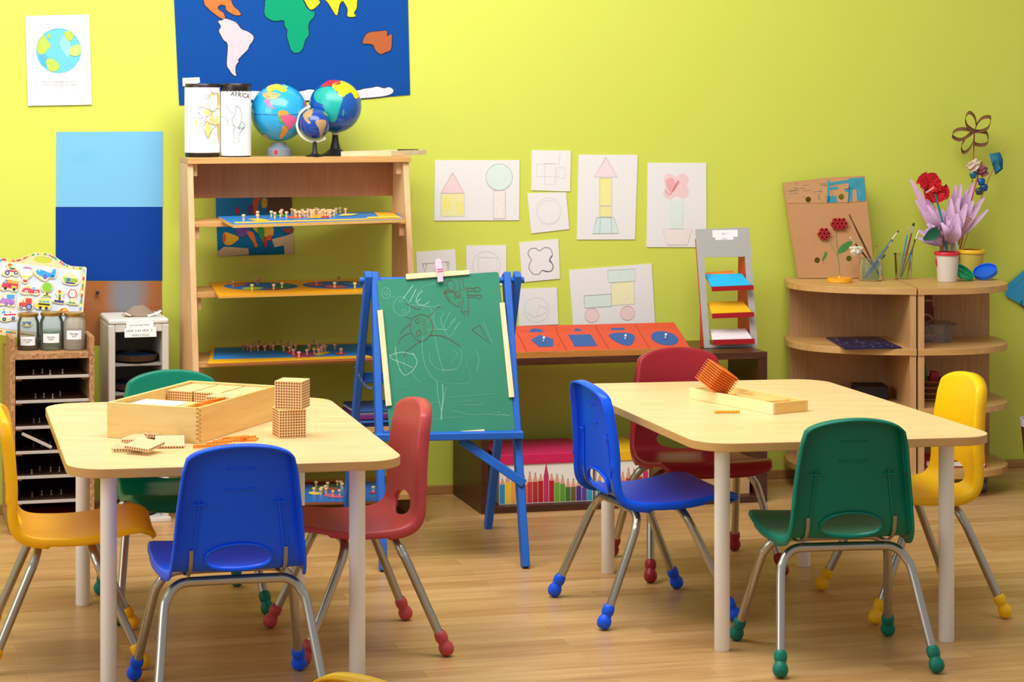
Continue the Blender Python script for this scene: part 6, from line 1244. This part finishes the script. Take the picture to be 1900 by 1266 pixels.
# folded paper with blue beads
cr2 = empty('crepe_flower', 'crumpled patterned paper with blue foil balls under the cardboard loop flower', 'flower', base(.024), 0); il = M.Translation(cr2.location).inverted()
stem(cr2, [il @ base(.024), il @ V3(1782, 460, -.005), il @ V3(1803, 370, -.012), il @ V3(1822, 300, -.012)], .0022, paint('#c23a40', .6))
vs, fs = crumple([(.004, -.020), (.014, -.016), (.011, -.008), (.020, 0), (.015, .009), (.018, .016), (.006, .02), (.0001, .018)], .38, 14)
for (px, py, sc_, rz_, mt) in ((1806, 308, 1.15, 0, paint('#d6bfa8', .8, var=.25, scale=60)), (1823, 318, 1.15, 2, paint('#8a4a58', .8, var=.5, scale=90))):
    b = B().add(vs, fs, 0, M.Translation(il @ V3(px, py, -.02)) @ M.Rotation(R(-35), 4, 'Y') @ M.Rotation(rz_, 4, 'Z') @ M.Diagonal((1.1 * sc_, .8 * sc_, .7 * sc_, 1))); obj('paper_frill', b, mt, cr2, sharp=15)
vs, fs = crumple([(.003, -.012), (.010, -.009), (.0125, 0), (.010, .009), (.0001, .012)], .18, 12)
for (px, py, c_) in ((1806, 324, '#2a6a7a'), (1821, 337, '#1a5a9a'), (1817, 355, '#3a4a4a'), (1826, 348, '#1f4a7a')): obj('foil_ball', B().add(vs, fs, 0, M.Translation(il @ V3(px, py, -.016))), paint(c_, .3, .3, var=.4, scale=80), cr2, sharp=12)
tp_ = empty('paper_pennant', 'teal painted paper piece on a thin orange stick, rightmost in the vase', 'flower', base(.028), 0); il = M.Translation(tp_.location).inverted()
stem(tp_, [il @ base(.028), il @ V3(1790, 450, .01), il @ V3(1840, 320, .01), il @ V3(1869, 271, .01)], .0013, paint('#c9803a', .6))
b = B().add([il @ V3(*q(*p)[0], d) for p, d in (((1643, 378), -.004), ((1680, 372), .004), ((1722, 365), .0), ((1745, 420), .008), ((1742, 490), .004), ((1690, 532), -.004), ((1662, 450), .004))], [tuple(range(7))]); o = obj('paper_piece', b, paint('#1f6a80', .7, var=.2, scale=40), tp_, fix=False); sm = o.modifiers.new('Solidify', 'SOLIDIFY'); sm.thickness = .001

# things inside the corner shelves
pts = [(1533, 626), (1628, 624.5), (1673, 644.5), (1567, 647)]; pl2 = hpl(.4706 + .004); cc_ = [pl2.uv(*p) for p in pts]; mx_ = sum(p[0] for p in cc_) / 4; my_ = sum(p[1] for p in cc_) / 4
b = B(); b.poly([(p[0] - mx_, p[1] - my_) for p in cc_], -.0036, 0, 0)
rr6 = random.Random(2)
for i in range(110):
    a, d = rr6.uniform(.06, .94), rr6.uniform(.06, .94); top = V(cc_[0]).lerp(V(cc_[1]), a); bot = V(cc_[3]).lerp(V(cc_[2]), a); p = top.lerp(bot, d); b.stroke([(p.x - mx_, p.y - my_), (p.x - mx_ + rr6.uniform(-.012, .012), p.y - my_ + rr6.uniform(-.012, .012))], .0020, .0003, 1 if i % 3 else 2)
o = obj('star_chart', b, [paint('#171a4a', .35), paint('#7a82b4', .5), paint('#c0c0cc', .5)]); o.location = (mx_, my_, .4746); tag(o, 'dark blue patterned board lying on the middle shelf of the left corner unit', 'board')
def rb(px, py, z): return at_z(px, py, z)
# red box with big letters against the back of the right unit
a = CI @ V((.030, -.036, .4705)); rbx = empty('letter_box', 'tall dark red box with big tan letters on the middle shelf of the right unit', 'box', a, yawc)
w_ = .095; obj('box_body', B().box(0, w_, -.02, .012, 0, .160), paint('#8a1a14', .5), rbx, bev=.001)
b = B(); T2 = M(((1, 0, 0, 0), (0, 0, 1, -.0206), (0, 1, 0, 0), (0, 0, 0, 1)))
b.text('C', .075, .066, .055, 0, 0, R(-90), T2); b.text('T', .07, .070, .118, 0, 0, R(-90), T2); obj('lettering', b, paint('#c9a060', .6), rbx)
a = CI @ V((.022, -.215, .4705)); tb = empty('clear_box', 'clear plastic box with coloured bits on the middle shelf of the right unit', 'box', a, yawc)
GB = glass('#ece6dc', .84); b = B(); X_, Y_, Z_ = .128, .12, .056
b.add([(0.006, .006, 0), (X_ - .006, .006, 0), (X_ - .006, Y_ - .006, 0), (.006, Y_ - .006, 0), (0, 0, Z_), (X_, 0, Z_), (X_, Y_, Z_), (0, Y_, Z_)], [(0, 1, 2, 3), (0, 1, 5, 4), (1, 2, 6, 5), (2, 3, 7, 6), (3, 0, 4, 7)]); obj('tub', b, GB, tb)
obj('lid', B().box(-.003, X_ + .012, -.003, Y_ + .003, Z_, Z_ + .004), GB, tb, bev=.001)
b = B(); rr7 = random.Random(8)
for i in range(22): b.ball((rr7.uniform(.016, X_ - .018), rr7.uniform(.016, Y_ - .016), .009 + .014 * rr7.random()), rr7.uniform(.006, .009), i % 4, 8, None, (1.3, .8, .8))
o = obj('contents', b, [paint('#b85a4a', .5), paint('#8a8a90', .5), paint('#d88a6a', .5), paint('#6a5a6a', .5)], tb)
# basket on the lower shelf
a = CI @ V((.085, -.17, .2855)); bk_ = empty('wicker_basket', 'round brown wicker basket of toys on the lower shelf of the right unit', 'basket', a, yawc)
b = B(); nr_, nc_ = 6, 30
for i in range(nr_):
    rr8 = .046 + .002 * i; b.tube([((rr8 + .0016 * math.cos(j * math.pi + i * math.pi)) * math.cos(2 * math.pi * j / nc_), (rr8 + .0016 * math.cos(j * math.pi + i * math.pi)) * math.sin(2 * math.pi * j / nc_), .005 + .0095 * i) for j in range(nc_ + 1)], .0046, 6, i % 2, None, False)
b.lathe([(.0001, .001), (.044, .001), (.045, .004), (.0001, .004)], 20, 1); obj('weave', b, [paint('#9a6428', .7), paint('#5a3212', .7)], bk_)
obj('rim', B().tube([(.059 * math.cos(2 * math.pi * j / 30), .059 * math.sin(2 * math.pi * j / 30), .062) for j in range(31)], .005, 8, 0, None, False), paint('#8a4a1c', .7), bk_)
o = obj('toy_block', B().bar((-.02, -.02, .03), (-.030, -.03, .110), .024, .02, (1, 0, 0)), paint('#2f6a28', .5), bev=.002); o.matrix_world = bk_.matrix_basis @ M.Identity(4); tag(o, 'green toy piece sticking out of the wicker basket', 'toy')
o = obj('toy_block', B().bar((.0, -.02, .03), (.012, -.028, .092), .026, .02, (1, 0, 0)), paint('#b01f3a', .5), bev=.002); o.matrix_world = bk_.matrix_basis @ M.Identity(4); tag(o, 'crimson toy piece sticking out of the wicker basket', 'toy')
a = CI @ V((.05, -.27, .0855)); o = obj('picture_book', B().box(0, .19, -.0, .14, 0, .022, 0).box(.004, .186, -.0008, .138, .004, .018, 1), [paint('#b3201c', .5), WHITE], bev=.001); place(o, a, yawc); tag(o, 'red book with white pages on the bottom shelf, seen through the yellow chair', 'book')
a = CI @ V((-.10, -.20, .2855)); o = obj('dark_box', B().box(-.05, .05, 0, .10, 0, .045), paint('#241a20', .6), bev=.003); place(o, a, yawc); tag(o, 'dark low box on the lower shelf of the left corner unit', 'box')
# bin at the right edge
c = P(1949, 778, 7.15); t = empty('waste_bin', 'small tapered bin with a white rim, at the right edge of the photo', 'bin', (c.x, c.y, 0), 0)
hz = c.z; obj('bin_body', B().lathe([(.0001, .0), (.068, 0), (.070, .003), (.090, hz - .02), (.086, hz - .02), (.067, .006), (.0001, .006)], 30), paint('#6a2a22', .5, var=.2), t)
obj('rim', B().lathe([(.086, hz - .022), (.093, hz - .022), (.094, hz), (.090, hz), (.086, hz - .018)], 30), paint('#d9d2c6', .5), t)

# ================================================================ things on the left table
TT = TOPZ + .0003
fa, fb_ = at_z(198.4, 812, TOPZ), at_z(371, 823, TOPZ); bxv = V((math.cos(R(-23)), math.sin(R(-23)), 0)); BW, BD2, BHh = .236, .405, .080
bx = empty('bead_material_box', 'big open finger-jointed wooden box of cubes on the left table', 'box', (fa.x, fa.y, TT), R(-23)); th_ = .008
vsb = B(); obj('front_wall', B().box(0, BW, 0, th_, 0, BHh), BOXW, bx, bev=.0008); obj('back_wall', B().box(0, BW, BD2 - th_, BD2, 0, BHh), BOXW, bx, bev=.0008)
obj('side_wall', B().box(0, th_, th_, BD2 - th_, 0, BHh), BOXW, bx, bev=.0008)
sdw = wood('#f0c474', '#e6b460', 1, 5, .5, 10); obj('side_wall', B().box(BW - th_, BW, th_, BD2 - th_, 0, BHh), sdw, bx, bev=.0008)
obj('floor_panel', B().box(th_, BW - th_, th_, BD2 - th_, .001, .006), BOXW, bx)
b = B()
for i in range(8): b.box(BW - .0002, BW + .0003, .0, .008, .004 + i * .0095, .0088 + i * .0095); b.box(BW - .008, BW, -.0003, .0002, .0088 + i * .0095, .0135 + i * .0095)
obj('finger_joint', b, paint('#c98f42', .6), bx)
obj('divider', B().box(.078, BW - th_, BW * 0 + .150, .155, .006, BHh - .012), BOXW, bx)
BIb = M.Translation(bx.location) @ M.Rotation(R(-23), 4, 'Z')
DOT = paint('#a23c1a', .6); CUBEM = wood('#f4d79a', '#ecca84', 0, 5, .55, 8)
DR = .0021
def cube_mesh(S=.064):
    b = B().box(-S / 2, S / 2, -S / 2, S / 2, 0, S, 0); st_ = S / 10.4
    for f in range(4):
        T_ = M.Rotation(R(90 * f), 4, 'Z') @ M(((1, 0, 0, 0), (0, 0, 1, -S / 2 - .0003), (0, 1, 0, 0), (0, 0, 0, 1)))
        for i in range(10):
            for j in range(10): b.add([(-4.5 * st_ + i * st_ + DR * math.cos(k), S / 2 + (-4.5 + j) * st_ + DR * math.sin(k), 0) for k in [2 * math.pi * z_ / 8 for z_ in range(8)]], [tuple(range(8))], 1, T_)
    for i in range(1, 10): b.box(-S / 2 + .002, S / 2 - .002, -S / 2 + i * S / 10 - .00025, -S / 2 + i * S / 10 + .00025, S, S + .0001, 2); 
    return b
cube0 = obj('dotted_cube', cube_mesh(), [CUBEM, DOT, paint('#e2bd78', .6)], sharp=30)
pc = at_z(536.5, 813.2, TOPZ); c0 = V((pc.x - .001, pc.y + .030, TT)); place(cube0, c0, R(16)); tag(cube0, 'dotted wooden cube at the bottom of the two stacked beside the big box', 'cube', 'dotted cubes')
o = cube0.copy(); COL.objects.link(o); place(o, c0 + V((.007, -.001, .0645)), R(-15.5)); tag(o, 'dotted wooden cube on top of the two stacked beside the big box', 'cube', 'dotted cubes')
for rI, rn in ((0, 'front'), (1, 'back')):
    for cI, cn in ((0, 'left'), (1, 'middle'), (2, 'right')):
        o = cube0.copy(); COL.objects.link(o); p = BIb @ V((th_ + .004 + .0335 + cI * .0707, BD2 - th_ - .002 - .0325 - (1 - rI) * .0655, .0105)); place(o, p, R(-23)); tag(o, 'dotted cube inside the open box, %s row, %s' % (rn, cn), 'cube', 'dotted cubes')
# hundred squares: flat plates of joined beads
def plate_mesh(S=.064, h=.0075):
    b = B().box(-S / 2, S / 2, -S / 2, S / 2, 0, h, 0); st_ = S / 10.4
    for i in range(10): b.box(-S / 2 + .003, S / 2 - .003, (-4.5 + i) * st_ - .0011, (-4.5 + i) * st_ + .0011, h, h + .0002, 2)
    for f in range(4):
        T_ = M.Rotation(R(90 * f), 4, 'Z') @ M(((1, 0, 0, 0), (0, 0, 1, -S / 2 - .0003), (0, 1, 0, 0), (0, 0, 0, 1)))
        for i in range(10): b.add([(-4.5 * st_ + i * st_ + .0018 * math.cos(k), h / 2 + .0022 * math.sin(k), 0) for k in [2 * math.pi * z_ / 8 for z_ in range(8)]], [tuple(range(8))], 1, T_)
    return b
PLM = wood('#f0dcae', '#e8cf98', 0, 5, .55, 8)
pl0 = obj('hundred_square', plate_mesh(), [PLM, DOT, paint('#c9a678', .6)], sharp=30)
def put(o, px, py, z, rz, rx=0, ry=0, label='', cat='bead square', group='wooden bead squares'):
    p = at_z(px, py, z); o.location = p; o.rotation_euler = (R(rx), R(ry), R(rz)); tag(o, label, cat, group)
def dup(o): c_ = o.copy(); COL.objects.link(c_); return c_
put(dup(pl0), 236, 834, TOPZ + .001, 8, 0, 0, 'pale wooden bead square lying flat at the left end of the loose pile'); put(dup(pl0), 262, 815, TOPZ + .006, -30, 6, -4, 'pale wooden bead square tilted against the front of the box')
put(dup(pl0), 315, 824, TOPZ + .005, 6, 12, 0, 'wooden bead square propped up, dots along its front edge'); put(pl0, 268, 829, TOPZ + .0135, -28, 7, 3, 'wooden bead square with grooves, topmost of the loose pile')
put(dup(pl0), 296, 812, TOPZ + .0095, 12, -6, 6, 'pale wooden bead square at the back of the loose pile')
# squares and card inside the box
for i, (lx, ly, lz, rz_, lb) in enumerate(((.178, .235, .0605, -23, 'wooden bead square in the box, under another'), (.183, .228, .0690, -19, 'wooden bead square in the box, on top of another'))):
    o = dup(pl0); o.location = BIb @ V((lx, ly, lz)); o.rotation_euler = (0, 0, R(rz_)); tag(o, lb, 'bead square', 'wooden bead squares')
o = obj('filler_block', B().box(.15, .215, .195, .262, .0065, .0600), BOXW); place(o, bx.location, R(-23)); tag(o, 'plain wooden block under the bead squares in the box', 'block')
o = obj('white_card', B().box(.035, .145, .020, .120, .0705, .0735), paint('#fbf7ea', .6)); place(o, bx.location, R(-23)); tag(o, 'white card lying in the front part of the open box', 'card')
o = obj('card_tray', B().box(.02, .160, .012, .146, .0065, .0700), BOXW, bev=.001); place(o, bx.location, R(-23)); tag(o, 'small wooden tray under the white card in the open box', 'tray')
# orange bead bars
ORG = paint('#f08a12', .35, var=.05)
def bar_mesh(n=10, r=.0031, L_=.063):
    pr = []
    for i in range(n):
        for k in range(5): a = math.pi * k / 4; pr.append((max(.0008, r * math.sin(a)), (i + .5 - .5 * math.cos(a)) * L_ / n))
    return B().lathe(pr, 8)
bb0 = obj('bead_bar', bar_mesh(), ORG, sharp=60)
yb = obj('bead_bar', bar_mesh(10, .0042), paint('#f2a40c', .35, var=.05), sharp=60)
def lay_bar(o, p, rz, label, lift=0, group='orange ten-bead bars'):
    o.location = p; o.rotation_euler = (0, R(90 - lift), R(rz)); return tag(o, label, 'bead bar', group)
p = at_z(1325.5, 764.5, TOPZ + .0045); lay_bar(yb, p, 4, 'single orange bead bar lying in front of the tray on the right table', 0)
rr9 = random.Random(12)
for i in range(16):
    o = dup(bb0) if i else bb0; px = 358 + i * 5.0 + rr9.uniform(-5, 5); py = 829 - i * 1.05 + rr9.uniform(-4, 4); z = TOPZ + .0036 + .0062 * (i % 3)
    lay_bar(o, at_z(px, py, z), rr9.uniform(-12, 34), 'orange bead bar in the heap between the big box and the blue chair', rr9.uniform(0, 2), 'orange bead bars heaped by the box')
for i in range(5):
    o = dup(bb0); lay_bar(o, BIb @ V((.165 + .012 * i, (.04 + .014 * (i % 3)) if i < 3 else .09, .0692 + .0035 * i)), 20 + 9 * i, 'orange bead bar lying in the front corner of the open box', 0, 'orange bead bars inside the box')
o = obj('bar_rest', B().box(.165, BW - th_ - .001, .012, .145, .0065, .0655), BOXW); place(o, bx.location, R(-23)); tag(o, 'wooden block the orange bars lie on inside the box', 'block')

# ================================================================ things on the right table
ta, tb_ = at_z(1279, 740, TOPZ), at_z(1434, 770, TOPZ); ang2 = math.atan2(tb_.y - ta.y, tb_.x - ta.x); TLn = (tb_ - ta).length; TW = .112; TH2 = .0275
tr_ = empty('wooden_tray', 'shallow light wooden tray with compartments on the right table', 'tray', (ta.x, ta.y, TT), ang2 + 0)
W6 = .0065
obj('side_wall', B().box(0, TLn, 0, W6, 0, TH2), wood('#f8e6ae', '#f2dc9c', 0, 5, .5, 8), tr_, bev=.0006); obj('side_wall', B().box(0, TLn, TW - W6, TW, 0, TH2), BOXW, tr_, bev=.0006)
obj('end_wall', B().box(0, W6, W6, TW - W6, 0, TH2), BOXW, tr_, bev=.0006); obj('end_wall', B().box(TLn - W6, TLn, W6, TW - W6, 0, TH2), wood('#eec070', '#e4b05c', 1, 5, .5, 8), tr_, bev=.0006)
obj('floor_panel', B().box(W6, TLn - W6, W6, TW - W6, .0005, .005), BOXW, tr_)
obj('divider', B().box(TLn * .36, TLn * .36 + .005, W6, TW - W6, .005, TH2 - .004), BOXW, tr_); obj('divider', B().box(TLn * .36 + .005, TLn * .80, TW * .46, TW * .46 + .005, .005, TH2 - .004), BOXW, tr_); obj('divider', B().box(TLn * .80, TLn * .80 + .005, W6, TW - W6, .005, TH2 - .004), BOXW, tr_)
av = V((.727, .507, -.463)).normalized(); bv = V((-.573, .02, -.82)); bv = (bv - av * bv.dot(av)).normalized(); cv = av.cross(bv)
if cv.y < 0: cv = -cv
cc2 = P(1331, 703, 5.72); S = .0615; st_ = S / 10
Mx = M(((bv.x, cv.x, av.x, cc2.x), (bv.y, cv.y, av.y, cc2.y), (bv.z, cv.z, av.z, cc2.z), (0, 0, 0, 1)))
bc_ = empty('bead_cube', 'orange cube of bead bars tilted in the end of the wooden tray', 'bead cube', mat=Mx)
b = B(); bm_ = B(); w2 = B()
unit = bar_mesh(10, .0034, S)
for i in range(10):
    for j in range(10):
        if 0 < i < 9 and 0 < j < 9: pass
        T_ = M.Translation(((i - 4.5) * st_, (j - 4.5) * st_, -S / 2))
        if i in (0, 9) or j in (0, 9): b.add(unit.v, unit.f, 0, T_)
        else: b.tube([((i - 4.5) * st_, (j - 4.5) * st_, -S / 2), ((i - 4.5) * st_, (j - 4.5) * st_, S / 2)], .0028, 6)
        w2.tube([((i - 4.5) * st_, (j - 4.5) * st_, -S / 2 - .0085), ((i - 4.5) * st_, (j - 4.5) * st_, S / 2 + .0075)], .0012, 5)
obj('beads', b, paint('#e8700e', .3, var=.05), bc_, sharp=60); obj('wires', w2, paint('#f0a860', .35, .3), bc_)
